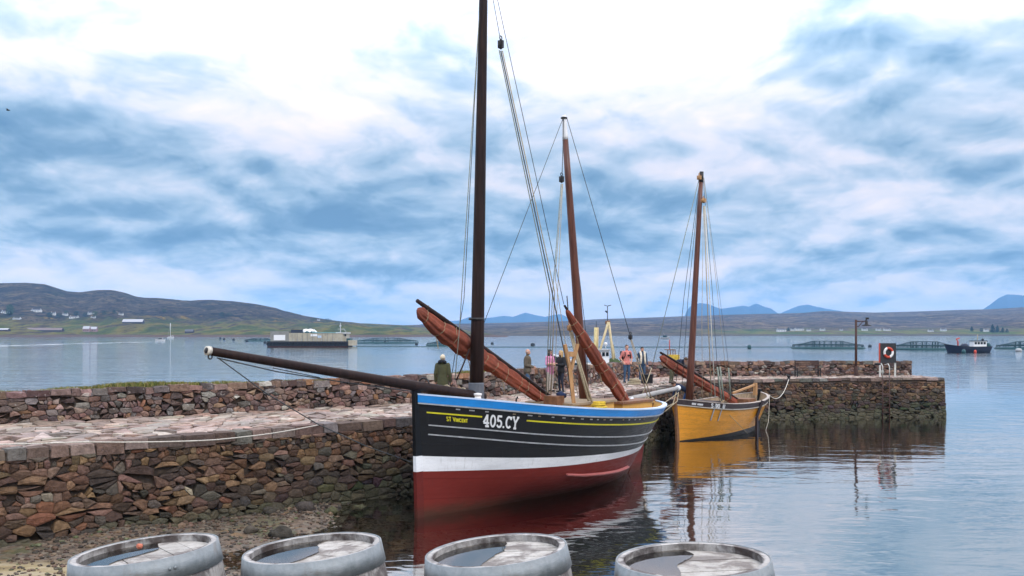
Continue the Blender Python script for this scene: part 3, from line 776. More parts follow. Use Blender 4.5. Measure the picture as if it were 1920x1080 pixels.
class Hull:
    def __init__(s, L, rake, hb, zr, zk, ex, stem=0.0, hollow=0.0):
        s.hollow = hollow
        s.L, s.rake, s.hb, s.zr_, s.zk_, s.ex, s.stem = L, rake, hb, zr, zk, ex, stem
        s.hs = [Vector(p).to_3d() if False else p for p in hb]
    def _c(s, tab, x):
        X = [p[0] for p in tab]; Y = [p[1] for p in tab]; n = len(X)
        # smooth (monotone-ish) cubic through the table
        i = min(max(int(np.searchsorted(X, x)) - 1, 0), n - 2); h = X[i + 1] - X[i]; t = min(max((x - X[i]) / h, 0), 1)
        def sl(k):
            if k <= 0: return (Y[1] - Y[0]) / (X[1] - X[0])
            if k >= n - 1: return (Y[-1] - Y[-2]) / (X[-1] - X[-2])
            a = (Y[k] - Y[k - 1]) / (X[k] - X[k - 1]); b = (Y[k + 1] - Y[k]) / (X[k + 1] - X[k])
            return 0 if a * b <= 0 else 2 * a * b / (a + b)
        m0, m1 = sl(i) * h, sl(i + 1) * h
        return (2 * t ** 3 - 3 * t * t + 1) * Y[i] + (t ** 3 - 2 * t * t + t) * m0 + (-2 * t ** 3 + 3 * t * t) * Y[i + 1] + (t ** 3 - t * t) * m1
    def zr(s, u): return s._c(s.zr_, u)
    def zk(s, u): return s._c(s.zk_, u)
    def pt(s, u, z, side=-1, ins=0.0):
        a, b = s.zk(u), s.zr(u); t = min(max((z - a) / (b - a), 0), 1.25)
        x0 = s.stem * (1 - min(t, 1)); x1 = s.L - s.rake * (1 - min(t, 1)) ** 1.0
        y = max(0, s._c(s.hb, u)) * (min(t, 1) ** s._c(s.ex, u)) * lerp(1, sstep(-.06, .44, t), s.hollow * sstep(.06, .38, u)) * (1 + .10 * max(0, t - 1)) - ins
        return Vector((x0 + u * (x1 - x0), side * max(y, .0), z))
    def nrm(s, u, z, side=-1):
        e = .012; du = s.pt(min(1, u + e), z, side) - s.pt(max(0, u - e), z, side); dz = s.pt(u, z + .03, side) - s.pt(u, z - .03, side)
        n_ = du.cross(dz)
        if n_.length < 1e-6: return Vector((0, side, 0))
        n_.normalize(); return n_ if n_.y * side > 0 or abs(n_.y) < .02 else -n_
    def on(s, u, z, out=.01, side=-1): return s.pt(u, z, side) + s.nrm(u, z, side) * out
    def band(s, lo, hi, rows, n=56, u0=0.0, u1=1.0, sides=(-1, 1), ins=0.0):
        mb_ = MB(); uv = []
        for sd_ in sides:
            rings = []
            for i in range(n + 1):
                u = u0 + (u1 - u0) * (.5 - .5 * math.cos(math.pi * i / n)); a, b = lo(u), hi(u)
                zk_, zr_ = s.zk(u), s.zr(u); ring = []
                for j in range(rows + 1):
                    z = lerp(a, b, j / rows); ring.append(s.pt(u, z, sd_, ins)); uv.append((u, (z - zk_) / (zr_ - zk_)))
                rings.append(ring if sd_ < 0 else ring)
            if sd_ < 0: mb_.loft(rings, ring_closed=False)
            else:
                o_ = len(mb_.v); mb_.loft(rings, ring_closed=False)
                k_ = n * rows; mb_.f[-k_:] = [tuple(reversed(f)) for f in mb_.f[-k_:]]
        mb_.uv = uv; return mb_
    def ribbon(s, u0, u1, zf, w, out=.012, n=40, sides=(-1, 1)):
        mb_ = MB()
        for sd_ in sides:
            rings = []
            for i in range(n + 1):
                u = lerp(u0, u1, i / n); z = zf(u); a = s.on(u, z + w / 2, 0, sd_); b = s.on(u, z - w / 2, 0, sd_); n_ = s.nrm(u, z, sd_) * out
                rings.append([a - n_ * .5, a + n_, b + n_, b - n_ * .5])
            mb_.loft(rings, ring_closed=True, caps=True)
        return mb_
    def u_at(s, root_m, px, zoff):
        lo, hi = 0.0, .97
        for _ in range(40):
            m_ = (lo + hi) / 2; p = root_m @ s.on(m_, s.zr(m_) - zoff)
            if proj(p)[0] < px: lo = m_
            else: hi = m_
        return (lo + hi) / 2

GLY = {'4': ([[(.44, 0), (.44, 1)], [(.44, .98), (.03, .32)], [(.03, .30), (.66, .30)], [(.24, .04), (.64, .04)]], .68),
       '0': ([[(.31 + .25 * math.cos(a), .5 + .45 * math.sin(a)) for a in np.linspace(0, 2 * math.pi, 19)]], .64),
       '5': ([[(.56, .94), (.14, .94), (.11, .55)] , [(.11, .55)] + [(.30 + .26 * math.cos(a), .32 + .27 * math.sin(a)) for a in np.linspace(2.2, -2.75, 14)]], .62),
       '9': ([[(.30 + .22 * math.cos(a), .68 + .25 * math.sin(a)) for a in np.linspace(0, 2 * math.pi, 15)], [(.52, .68), (.48, .3), (.2, .04)]], .6),
       'S': ([[(.52, .82), (.38, .95), (.18, .93), (.08, .76), (.2, .58), (.42, .46), (.54, .28), (.44, .08), (.22, .05), (.06, .2)]], .6),
       'U': ([[(.08, 1), (.08, .3), (.2, .06), (.42, .06), (.54, .3), (.54, 1)]], .62),
       '.': ([[(.10, 0), (.10, .15)]], .24),
       'C': ([[(.36 + .30 * math.cos(a), .5 + .44 * math.sin(a)) for a in np.linspace(.75, 2 * math.pi - .75, 17)], [(.60, .72), (.60, .98)]], .70),
       'Y': ([[(.08, .95), (.36, .48), (.36, .04)], [(.64, .95), (.36, .48)], [(-.03, .96), (.22, .96)], [(.50, .96), (.75, .96)], [(.20, .04), (.52, .04)]], .74),
       'T': ([[(.3, 0), (.3, 1)], [(0, .95), (.6, .95)]], .62), 'V': ([[(0, 1), (.3, .04), (.6, 1)]], .62), 'I': ([[(.1, 0), (.1, 1)]], .24),
       'N': ([[(.08, 0), (.08, 1), (.5, 0), (.5, 1)]], .62), 'E': ([[(.5, .95), (.08, .95), (.08, .05), (.5, .05)], [(.08, .5), (.42, .5)]], .55), ' ': ([], .35)}
GLY['c'] = ([[(a * .95, b * .8) for a, b in st] for st in GLY['C'][0][:1]], .66)
for L_ in 'INET': GLY[L_.lower()] = ([[(a * .85, b * .78) for a, b in st] for st in GLY[L_][0]], GLY[L_][1] * .88)
def lettering(hull, text, ustart, zoff, h, thick, mat, parent, out=.02, part='letter', sp=1.0, shear=0.2):
    cur = 0.0; made = []
    for ch in text:
        st, wd = GLY[ch]; mb_ = MB()
        def P(g, o_):
            x = ustart * hull.L + (cur + (g[0] - shear * g[1]) * sp) * h; u = x / hull.L
            return hull.on(u, hull.zr(u) - zoff + g[1] * h, o_)
        for line in st:
            k = []
            for a, b in zip(line, line[1:]):
                n_ = max(1, int(math.dist(a, b) / .12))
                k += [(lerp(a[0], b[0], i / n_), lerp(a[1], b[1], i / n_)) for i in range(n_)]
            k.append(line[-1]); rings = []
            for i, g in enumerate(k):
                a = k[max(i - 1, 0)]; b = k[min(i + 1, len(k) - 1)]; dx, dy = b[0] - a[0], b[1] - a[1]; l = math.hypot(dx, dy) or 1
                nx_, ny_ = -dy / l * thick / 2, dx / l * thick / 2
                A = (g[0] + nx_, g[1] + ny_); B = (g[0] - nx_, g[1] - ny_)
                rings.append([P(A, .002), P(A, out), P(B, out), P(B, .002)])
            mb_.loft(rings, ring_closed=True, caps=True)
        if mb_.v: made.append(mb_.build(part, mat, parent))
        cur += (wd + .10) * sp
    return made

def rope(parent, xf, pts, r, mat, name='rope', sag=0.0, n=None):
    P = [Vector(p) for p in pts]
    if sag and len(P) == 2:
        k = n or 10; P = [P[0].lerp(P[1], i / k) - Vector((0, 0, sag * 4 * (i / k) * (1 - i / k))) for i in range(k + 1)]
    m_ = MB(); m_.tube(P, r, 6); return m_.build(name, mat, parent, True, xf=xf)
def bundle(parent, A, B, prof, hang, yard_r, yardmat, xf, seed, lash=12, overshoot=.0, lashmat=None):
    """a furled lug sail: cloth gathered in uneven folds under its yard, lashed with rope"""
    A, B = xf @ Vector(A), xf @ Vector(B); ax = (B - A); L_ = ax.length; T = ax.normalized(); S_ = T.cross(Vector((0, 0, 1))).normalized(); U_ = S_.cross(T).normalized()
    ma = MB(); ma.tube([A - T * overshoot, A.lerp(B, .12), A.lerp(B, .4), A.lerp(B, .8), B], [yard_r * .62, yard_r * .9, yard_r, yard_r * .9, yard_r * .7], 10)
    yard = ma.build('yard', yardmat, parent, True)
    rl_ = random.Random(int(seed * 10)); LT = sorted((i + .5 + rl_.uniform(-.3, .3)) / lash * .96 + .02 for i in range(lash))
    def ring(t, k=1.0, n=34):
        r = interp(t, [p[0] for p in prof], [p[1] for p in prof]); h = interp(t, [0, .12, .4, 1], [hang[0], hang[1], hang[2], hang[3]])
        pinch = 1 - .11 * math.exp(-(min(abs(t - q_) for q_ in LT) * L_ / .09) ** 2)
        out = []
        for j in range(n):
            a = 2 * math.pi * j / n; c_, s_ = math.cos(a), math.sin(a)
            ph = 2.6 * noise.noise((t * L_ * .55, seed, 0))
            f = 1 + .30 * noise.noise((c_ * 1.1, s_ * 1.1 + seed, t * L_ * .7)) + .19 * math.sin(a * 6 + ph + t * L_ * .5) * (.55 + .6 * noise.noise((t * L_ * 1.1, a, seed))) + .10 * math.sin(a * 11 - ph * 1.7 + seed) + .07 * noise.noise((c_ * 4, s_ * 4, t * L_ * 2.2 + seed))
            out.append(A + T * (t * L_) + S_ * (c_ * r * .70 * f * pinch * k) + U_ * (s_ * r * f * pinch * k - h))
        return out
    mb_ = MB(); K = 150; mb_.loft([ring(i / K) for i in range(K + 1)], caps=True); sail = mb_.build('sail', M_SAIL, parent, True)
    for i, t in enumerate(LT):
        rg_ = ring(t, 1.06, 16); sk_ = rl_.uniform(-.05, .05)
        pts = [p + T * (sk_ * math.sin(2 * math.pi * j / 16)) for j, p in enumerate(rg_)]
        pts = pts[4:] + pts[:5]
        top = A + T * (t * L_ + rl_.uniform(-.05, .05)) + U_ * (yard_r * 1.15)
        m_ = MB(); m_.tube([top] + pts[1:-1] + [top], .009, 5); m_.build('lashing', lashmat or M_LASH, yard)
        if i % 3 == 1:
            e_ = rg_[11]; m_ = MB(); m_.tube([e_, e_ + Vector((.02, -.03, -.12)), e_ + Vector((.05, -.04, -.30))], .011, 5); m_.build('lashing', lashmat or M_LASH, yard)
    return yard, sail
def block(parent, xf, p, h=.26, w=.09, mat=None):
    p = xf @ Vector(p); m_ = MB(); m_.ball(p, (w, w * .8, h / 2), 10, 7); m_.torus(p + Vector((0, 0, h * .62)), .045, .014, Matrix.Rotation(R(90), 3, 'X'), 10, 5); m_.box(p, (w * 1.2, w * 1.75, h * .72))
    return m_.build('pulley_block', mat or M_IRON, parent)

# ---- black lugger
BX, BY = -2.26, 22.6; bdir = Vector((.62, .78, 0)).normalized()
lug = thing('fishing_lugger', 'black two masted sailing fishing boat with blue rail, white band and red bottom', 'sailing boat', (BX, BY, 0), math.atan2(bdir.y, bdir.x))
LM = Matrix.Translation(lug.location) @ lug.rotation_euler.to_matrix().to_4x4(); LX = LM.inverted()
HU = Hull(11.1, 2.35, [(0, .05), (.05, .46), (.12, .90), (.25, 1.42), (.42, 1.74), (.6, 1.80), (.75, 1.62), (.87, 1.20), (.95, .68), (1, .05)],
          [(0, 2.92), (.12, 2.76), (.3, 2.52), (.5, 2.31), (.7, 2.17), (.85, 2.12), (1, 2.16)], [(0, -.55), (.5, -.72), (1, -.95)],
          [(0, .95), (.12, .78), (.3, .50), (.5, .40), (.7, .46), (.85, .66), (.95, .95), (1, 1.1)], stem=.12, hollow=1.0)
w0 = lambda u: lerp(1.10, .86, min(1, u * 1.05)) - .10 * math.sin(math.pi * u)
w1 = lambda u: lerp(1.47, .985, min(1, u * 1.05)) - .13 * math.sin(math.pi * u)
rb_ = lambda u: HU.zr(u) - .185
hull = HU.band(w1, rb_, 9).build('hull', M_BLACK, lug, True)
HU.band(HU.zk, w0, 12).build('bottom', M_RED, lug, True)
HU.band(w0, w1, 3).build('boot_top', M_WHITE, lug, True)
rl = HU.ribbon(0.0, 1.0, lambda u: HU.zr(u) - .09, .18, .035, 60).build('rail', M_BLUE, lug, False)
HU.ribbon(0.0, 1.0, lambda u: HU.zr(u) - .200, .030, .05, 60).build('rubbing_strake', M_GLINE, rl)
# inside of the bulwarks, rail cap, deck
HU.band(lambda u: HU.zr(u) - .55, lambda u: HU.zr(u) + .0, 2, ins=.09).build('bulwark', M_OCH, hull, True)
mc = MB()
for sd_ in (-1, 1):
    rings = []
    for i in range(61):
        u = i / 60; a = HU.pt(u, HU.zr(u), sd_) + HU.nrm(u, HU.zr(u), sd_) * .04; b = HU.pt(u, HU.zr(u), sd_, .11); z = Vector((0, 0, .03)); rings.append([a + z, a - z * .2, b - z * .2, b + z])
    mc.loft(rings, caps=True)
mc.build('rail_cap', M_PALE, rl)
md = MB(); rings = []
for i in range(57):
    u = i / 56; z = HU.zr(u) - .42; a = HU.pt(u, z, -1, .07); b = HU.pt(u, z, 1, .07); rings.append([a, a.lerp(b, .25) + Vector((0, 0, .04)), a.lerp(b, .5) + Vector((0, 0, .06)), a.lerp(b, .75) + Vector((0, 0, .04)), b])
md.loft(rings, ring_closed=False).build('deck', M_DECK, lug, True)
# stem, sternpost, rudder
for nm_, za, zb, mt in (('stem_post', 1.47, 3.06, M_BLACK), ('stem_band', 1.10, 1.47, M_WHITE), ('stem_foot', -.6, 1.10, M_RED)):
    a = lambda z: .12 * (1 - min(1, (z + .55) / 3.47))
    m_ = MB(); rings = [[Vector((a(z) + x, y, z)) for x, y in ((-.10, -.05), (.10, -.075), (.10, .075), (-.10, .05))] for z in (za, (za + zb) / 2, zb)]
    m_.loft(rings, caps=True); m_.build(nm_, mt, lug)
xs_ = lambda z: HU.L - HU.rake * (1 - min(1, (z - HU.zk(1)) / (HU.zr(1) - HU.zk(1))))
m_ = MB(); m_.loft([[Vector((xs_(z) + x, y, z)) for x, y in ((-.10, -.07), (.10, -.055), (.10, .055), (-.10, .07))] for z in (.95, 1.5, 2.1)], caps=True); m_.build('stern_post', M_BRWOOD, lug)
m_ = MB(); m_.loft([[Vector((xs_(z) + x, y, z)) for x, y in ((-.10, -.07), (.10, -.055), (.10, .055), (-.10, .07))] for z in (-.95, 0, .95)], caps=True); m_.build('stern_post_foot', M_RED, lug)
m_ = MB(); m_.loft([[Vector((xs_(z) + x, y, z)) for x, y in ((.11, -.035), (.11 + w_, -.025), (.11 + w_, .025), (.11, .035))] for z, w_ in ((-.9, .62), (-.2, .60), (.35, .42), (.8, .22))], caps=True); m_.build('rudder', M_RED, lug)
# painted lines, scuppers, lettering
uA0, uA1, uB0 = HU.u_at(LM, 800, .4), HU.u_at(LM, 904, .4), HU.u_at(LM, 988, .4)
HU.ribbon(uA0, uA1, lambda u: HU.zr(u) - .405, .032, .014, 24, (-1,)).build('yellow_line', M_YEL, hull)
HU.ribbon(uB0, .985, lambda u: HU.zr(u) - .405, .032, .014, 40, (-1,)).build('yellow_line', M_YEL, hull)
HU.ribbon(.02, .985, lambda u: HU.zr(u) - lerp(.70, .76, u), .026, .020, 50).build('wale_line', M_GLINE, hull)
HU.ribbon(.02, .985, lambda u: HU.zr(u) - lerp(.92, 1.0, u), .026, .020, 50).build('wale_line', M_GLINE, hull)
rs = random.Random(4)
for px in (855, 880, 910, 962, 990, 1010, 1035, 1055, 1073, 1090, 1107, 1120, 1132, 1144, 1168, 1179, 1190, 1199, 1207):
    u = HU.u_at(LM, px, .27); w_ = rs.uniform(.007, .013) * (1 if px < 1000 else .8)
    HU.ribbon(u, u + w_, lambda q_: HU.zr(q_) - .275, .026, .012, 3, (-1,)).build('scupper', rs.choice((M_GLINE, M_GLINE, M_DECK)), hull)
HU.ribbon(.44, .82, lambda u: interp(u, [.44, .52, .62, .72, .82], [.66, .56, .49, .44, .44]), .032, .08, 30, (-1, 1)).build('bilge_keel', plain('faded_red_paint', (.36, .11, .10), .5), lug)
lettering(HU, '405.CY', HU.u_at(LM, 908, .5), .630, .29, .16, M_WP, hull, sp=.80, shear=.24)
lettering(HU, 'ST Vincent', HU.u_at(LM, 838, .5), .57, .10, .19, M_YEL, hull, sp=.8, shear=.24)
# masts
def W2(px, py, Y): return at(px, py, Y)
def mast(parent, xf, a, b, r0, r1, mat, name='mast', steps=6):
    a, b = Vector(a), Vector(b); m_ = MB(); m_.tube([a.lerp(b, i / steps) for i in range(steps + 1)], [lerp(r0, r1, i / steps) for i in range(steps + 1)], 16); return m_.build(name, mat, parent, True, xf=xf)
fm_a, fm_b = W2(893, 752, 24.25), W2(908.5, -130, 24.3)
fmst = mast(lug, LX, fm_a, fm_b, .182, .095, M_MAST, 'foremast')
m_ = MB(); p = LX @ W2(893.5, 598, 24.25); m_.torus(p, .175, .035, None, 18, 6); m_.build('mast_band', M_IRON, fmst)
m_ = MB(); p = LX @ W2(893, 735, 24.25); m_.lathe([(.19, -.3), (.205, -.28), (.20, .22), (.185, .24)], 18, p); m_.build('mast_coat', plain('grey_mast_coat', (.10, .11, .13), .7, var=.2), fmst)
mm_a, mm_b = W2(1096, 752, 28.0), W2(1060, 262, 27.45)
mms = mast(lug, LX, mm_a, mm_b, .15, .085, M_MAST2, 'mizzen_mast')
mt_ = W2(1057.5, 216, 27.4); mast(mms, LX, W2(1060, 262, 27.45), mt_, .085, .055, M_WP, 'masthead')
m_ = MB(); p = LX @ mt_; m_.torus(p - Vector((0, 0, .08)), .075, .025, None, 12, 5); m_.build('mast_band', M_IRON, mms)
# bowsprit with white iron cap
ba, bb = W2(905, 745, 24.4), W2(392, 658, 18.25)
bsp = mast(lug, LX, ba, bb, .135, .082, M_MAST, 'bowsprit', 8)
dv = (LX @ bb - LX @ ba).normalized(); m_ = MB(); m_.tube([LX @ bb - dv * .02, LX @ bb + dv * .06], [.092, .088], 14); m_.build('end_cap', M_ROPEW, bsp, True)
m_ = MB(); m_.tube([LX @ bb + dv * .061, LX @ bb + dv * .064], [.06, .06], 12); m_.build('end_grain', M_IRON, bsp, True)
m_ = MB(); m_.torus(LX @ (bb + Vector((.02, 0, -.11))), .045, .014, Matrix.Rotation(R(90), 3, 'X'), 12, 5); m_.build('shackle', M_IRON, bsp)
m_ = MB(); m_.torus(LX @ W2(795, 722, 22.9), .17, .022, Matrix.Rotation(R(90), 3, 'Y'), 16, 5); m_.build('gammon_iron', M_IRON, bsp)
for tx_ in (838, 868): 
    m_ = MB(); c_ = LX @ W2(tx_, 700 + (tx_ - 640) * .173 - .5, lerp(22.9, 24.4, (tx_ - 780) / 125)); m_.torus(c_, .150, .018, Matrix.Rotation(R(90), 3, 'Y'), 14, 5); m_.build('lashing', M_ROPE, bsp)
# furled sails
bundle(lug, W2(788, 568, 23.3), W2(1043, 752, 27.4), [(0, .06), (.02, .15), (.08, .18), (.2, .24), (.32, .26), (.42, .215), (.55, .175), (.8, .165), (.95, .15), (1, .08)], [.19, .27, .25, .20], .078, M_MAST, LX, 1.3, 12, .12)
bundle(lug, W2(1063, 580, 26.3), W2(1174, 753, 29.0), [(0, .04), (.03, .09), (.12, .14), (.3, .18), (.5, .195), (.7, .20), (.9, .21), (1, .16)], [.03, .05, .05, .04], .050, M_MAST, LX, 7.7, 7, .16)
# standing and running rigging
def rg(pts, r=.012, mat=None, name='rope', sag=0.0): return rope(lug, LX, [W2(*p) for p in pts], r, mat or M_ROPE, name, sag)
rg([(906, -90, 24.3), (862, 610, 24.0), (853, 712, 23.9)], .011, M_ROPEG, 'shroud'); rg([(905, -90, 24.4), (870, 560, 24.6), (842, 735, 24.6)], .009, M_ROPED, 'shroud')
rg([(880, 655, 24.0), (866, 690, 23.8), (856, 712, 23.7)], .02, M_MAST, 'deadeye_lashing')
rg([(914, -60, 24.3), (937, 68, 24.5)], .008, M_ROPED, 'halyard'); block(lug, LX, W2(939, 83, 24.5), .27, .075)
rg([(920, -60, 24.3), (1057, 570, 26.3)], .009, M_ROPED, 'peak_halyard')
rg([(936, 94, 24.5), (1031, 552, 26.0), (1024, 742, 26.2)], .014, M_ROPEG, 'halyard'); rg([(939, 95, 24.5), (1036, 552, 26.0), (1064, 690, 26.3), (1072, 748, 26.3)], .017, M_ROPED, 'halyard'); rg([(942, 95, 24.5), (1040, 548, 26.1), (1033, 742, 26.4)], .014, M_ROPE, 'halyard')
rg([(1057, 222, 27.35), (1054, 325, 27.2)], .010, M_ROPED, 'halyard'); block(lug, LX, W2(1053, 336, 27.2), .22, .07)
rg([(1052, 345, 27.2), (1036, 552, 26.8), (1028, 738, 26.6)], .013, M_ROPEG, 'halyard'); rg([(1054, 345, 27.2), (1041, 520, 26.9), (1062, 655, 26.8), (1084, 742, 26.6)], .011, M_ROPE, 'halyard'); rg([(1055, 345, 27.2), (1045, 560, 27.0), (1040, 738, 26.7)], .009, M_ROPE, 'halyard')
rg([(1056, 221, 27.4), (905, 612, 24.4)], .0085, M_ROPED, 'forestay')
rg([(1063, 222, 27.4), (1181, 628, 29.2)], .0095, M_ROPED, 'backstay'); block(lug, LX, W2(1182, 632, 29.2), .18, .06)
rg([(1182, 637, 29.2), (1214, 742, 29.8)], .014, M_ROPE, 'backstay_tackle'); rg([(1184, 637, 29.2), (1222, 748, 29.9)], .014, M_ROPE, 'backstay_tackle'); rg([(1214, 742, 29.8), (1202, 756, 29.6)], .012, M_ROPE, 'backstay_tackle')
rg([(1061, 300, 27.5), (1098, 620, 27.9), (1104, 740, 28.0)], .009, M_ROPED, 'shroud')
rg([(1069, 622, 26.9), (1078, 660, 26.8), (1104, 752, 26.5)], .034, M_ROPE, 'fall'); rg([(1072, 622, 26.9), (1084, 670, 26.8), (1110, 754, 26.5)], .028, M_ROPE, 'fall'); block(lug, LX, W2(1068, 615, 26.9), .2, .07, M_WWOOD)
rg([(1063, 555, 26.6), (1067, 606, 26.9)], .016, M_ROPED, 'strop')
rg([(410, 672, 18.4), (500, 738, 19.4), (597, 796, 20.6), (690, 838, 21.6), (771, 866, 22.55)], .012, M_ROPED, 'bobstay')
rg([(407, 671, 18.4), (520, 697, 19.4), (640, 716, 20.9), (782, 735, 23.3)], .014, M_ROPED, 'bowsprit_shroud'); rg([(512, 690, 19.4), (600, 708, 20.6)], .010, M_ROPED, 'bowsprit_shroud')
# deck gear
def bxs(parts, mat, name, smooth=False):
    m_ = MB()
    for p in parts: m_.box(*p)
    return m_.build(name, mat, lug)
zdk = lambda x: HU.zr(x / HU.L) - .40
bxs([((6.1, -.2, zdk(6.1) + .26), (2.1, 1.5, .52))], M_OCH, 'hatch_coaming'); bxs([((6.1, -.2, zdk(6.1) + .555), (2.22, 1.62, .06))], M_DECK, 'hatch_cover')
bxs([((8.55, -.25, zdk(8.5) + .27), (1.7, 1.3, .54))], M_OCH, 'cabin_coaming'); bxs([((8.55, -.25, zdk(8.5) + .575), (1.85, 1.42, .06))], M_BRWOOD, 'cabin_roof')
bxs([((4.9, -.45, zdk(4.9) + .38), (.34, .45, .62))], M_BRWOOD, 'locker')
m_ = MB(); p0 = LX @ W2(1078, 758, 26.2); 
m_.beam(LX @ W2(1076, 758, 26.2), LX @ W2(1069, 690, 26.2), .12, .10); m_.beam(LX @ W2(1069.5, 694, 26.2), LX @ W2(1059, 646, 26.1), .075, .08); m_.beam(LX @ W2(1070.5, 694, 26.2), LX @ W2(1083, 645, 26.3), .075, .08); m_.beam(LX @ W2(1062, 664, 26.15), LX @ W2(1079, 664, 26.25), .09, .14)
m_.build('boom_crutch', M_WWOOD, lug)
m_ = MB(); cc_ = LX @ W2(1122, 757, 26.0)
for i in range(5): m_.torus(cc_ + Vector((rs.uniform(-.02, .02), rs.uniform(-.02, .02), i * .035 - .1)), .20 - i * .012, .026, Matrix.Rotation(R(rs.uniform(-12, 12)), 3, 'X'), 20, 6)
m_.build('rope_coil', plain('yellow_rope', (.55, .37, .03), .8, var=.2, scale=20, bump=.5), lug)
m_ = MB(); c_ = LX @ W2(896, 748, 23.6); m_.lathe([(.085, -.2), (.085, .02), (.075, .06), (.10, .10), (.10, .135), (0.001, .15)], 14, c_); m_.build('bollard', M_WP, lug)
m_ = MB(); c_ = LX @ W2(968, 756, 24.3); m_.tube([c_, c_ + Vector((0, 0, .10)), c_ + Vector((.05, 0, .15)), c_ + Vector((.09, 0, .10)), c_ + Vector((.05, 0, .06))], .022, 7); m_.build('fairlead', M_IRON, lug)
m_ = MB(); m_.ball(LX @ W2(1052, 741, 26.3), (.16, .13, .10), 12, 8, jit=.5); m_.build('dark_bundle', plain('navy_cloth', (.012, .022, .06), .8), lug, True)
m_ = MB()
for px, py, r_ in ((1172, 756, .12), (1186, 753, .14), (1196, 758, .10)): m_.ball(LX @ W2(px, py, 29.6), (r_ * 1.4, r_, r_ * .8), 10, 7, jit=.6)
m_.build('folded_tarpaulin', plain('white_tarpaulin', (.55, .57, .62), .6, var=.15), lug, True)
oa, ob = W2(1160, 753, 29.8), W2(1270, 728, 32.6)
bm_ = mast(lug, LX, oa, ob, .09, .07, M_GSPAR, 'outrigger'); dv = (LX @ ob - LX @ oa).normalized(); m_ = MB(); m_.tube([LX @ ob - dv * .03, LX @ ob + dv * .09, LX @ ob + dv * .14], [.09, .09, .05], 12); m_.build('end_cap', M_WP, bm_, True)
for a, b, c_ in (((1268, 735, 32.5), (1262, 757, 32.2), (1240, 768, 31.6)), ((1272, 735, 32.6), (1270, 752, 32.4), (1246, 772, 31.6)), ((1210, 748, 31), (1236, 762, 31.6), (1270, 738, 32.5))):
    rg([a, b, c_], .016, M_ROPE, 'mooring_line')
for k_ in range(5):
    rg([(1205 + k_ * 7, 752 - k_ % 2 * 4, 31), (1215 + k_ * 6, 760 - k_, 31.2), (1228 + k_ * 4, 750 + k_ * 2, 31.3)], .014, M_ROPE, 'rope_tail')
m_ = MB()
for k_ in range(4): m_.torus(LX @ W2(1203 + k_ * 6, 752, 30.9), .11, .02, Matrix.Rotation(R(70 + 15 * k_), 3, 'X'), 14, 5)
m_.build('rope_coil', M_ROPE, lug)

# ---- varnished yellow boat
ydir = Vector((.615, .79, 0)).normalized()
sk = thing('varnished_boat', 'single masted varnished yellow wooden boat with dark rail, moored behind the black boat', 'sailing boat', (6.55, 38.4, 0), math.atan2(ydir.y, ydir.x))
SM = Matrix.Translation(sk.location) @ sk.rotation_euler.to_matrix().to_4x4(); SX = SM.inverted()
HS = Hull(8.2, .80, [(0, .04), (.04, .36), (.10, .70), (.22, 1.12), (.42, 1.36), (.62, 1.36), (.8, 1.10), (.92, .66), (1, .05)],
          [(0, 1.72), (.15, 1.56), (.35, 1.42), (.55, 1.38), (.8, 1.45), (1, 1.60)], [(0, -.45), (.5, -.6), (1, -.7)],
          [(0, .95), (.10, .72), (.3, .48), (.5, .40), (.7, .46), (.88, .68), (1, 1.0)], stem=.18)
M_VARN = m_paint('varnished_larch', (.72, .30, .024), .32, 11, .5, .16, dirt=(.34, .14, .03), dirt_amt=.45, grain=.35)
M_DRAIL = plain('dark_brown_rail', (.030, .020, .022), .5, var=.25)
y0 = lambda u: lerp(.03, .34, min(1, u * 1.1)); yb = lambda u: HS.zr(u) - .20
h2 = HS.band(y0, yb, 9).build('hull', M_VARN, sk, True)
HS.band(HS.zk, y0, 6).build('bottom', M_BLACK, sk, True)
r2 = HS.ribbon(0, 1, lambda u: HS.zr(u) - .10, .20, .03, 50).build('rail', M_DRAIL, sk)
HS.ribbon(0, 1, lambda u: HS.zr(u) - .222, .032, .045, 50).build('rubbing_strake', plain('pale_strake', (.55, .50, .42), .5), r2)
HS.band(lambda u: HS.zr(u) - .5, lambda u: HS.zr(u), 2, ins=.07).build('bulwark', M_DECK, h2, True)
mc = MB()
for sd_ in (-1, 1):
    rings = []
    for i in range(51):
        u = i / 50; a = HS.pt(u, HS.zr(u), sd_) + HS.nrm(u, HS.zr(u), sd_) * .035; b = HS.pt(u, HS.zr(u), sd_, .09); z = Vector((0, 0, .022)); rings.append([a + z, a - z * .2, b - z * .2, b + z])
    mc.loft(rings, caps=True)
mc.build('rail_cap', plain('worn_rail_cap', (.36, .31, .27), .6, var=.2), r2)
md = MB(); rings = []
for i in range(41):
    u = i / 40; z = HS.zr(u) - .40; a = HS.pt(u, z, -1, .06); b = HS.pt(u, z, 1, .06); rings.append([a, a.lerp(b, .5) + Vector((0, 0, .03)), b])
md.loft(rings, ring_closed=False).build('deck', M_DECK, sk, True)
m_ = MB(); m_.loft([[Vector((.18 * (1 - min(1, (z + .45) / 2.17)) + x, y, z)) for x, y in ((-.09, -.045), (.08, -.06), (.08, .06), (-.09, .045))] for z in (-.5, .6, 1.8)], caps=True); m_.build('stem_post', M_BRWOOD, sk)
xs2 = lambda z: HS.L - HS.rake * (1 - min(1, (z - HS.zk(1)) / (HS.zr(1) - HS.zk(1))))
m_ = MB(); m_.loft([[Vector((xs2(z) + x, y, z)) for x, y in ((-.08, -.05), (.45, -.03), (.45, .03), (-.08, .05))] for z in (-.7, .6, 1.0)] + [[Vector((xs2(1.7) + x, y, 1.75)) for x, y in ((-.08, -.05), (.15, -.03), (.15, .03), (-.08, .05))]], caps=True); m_.build('rudder', M_BLACK, sk)
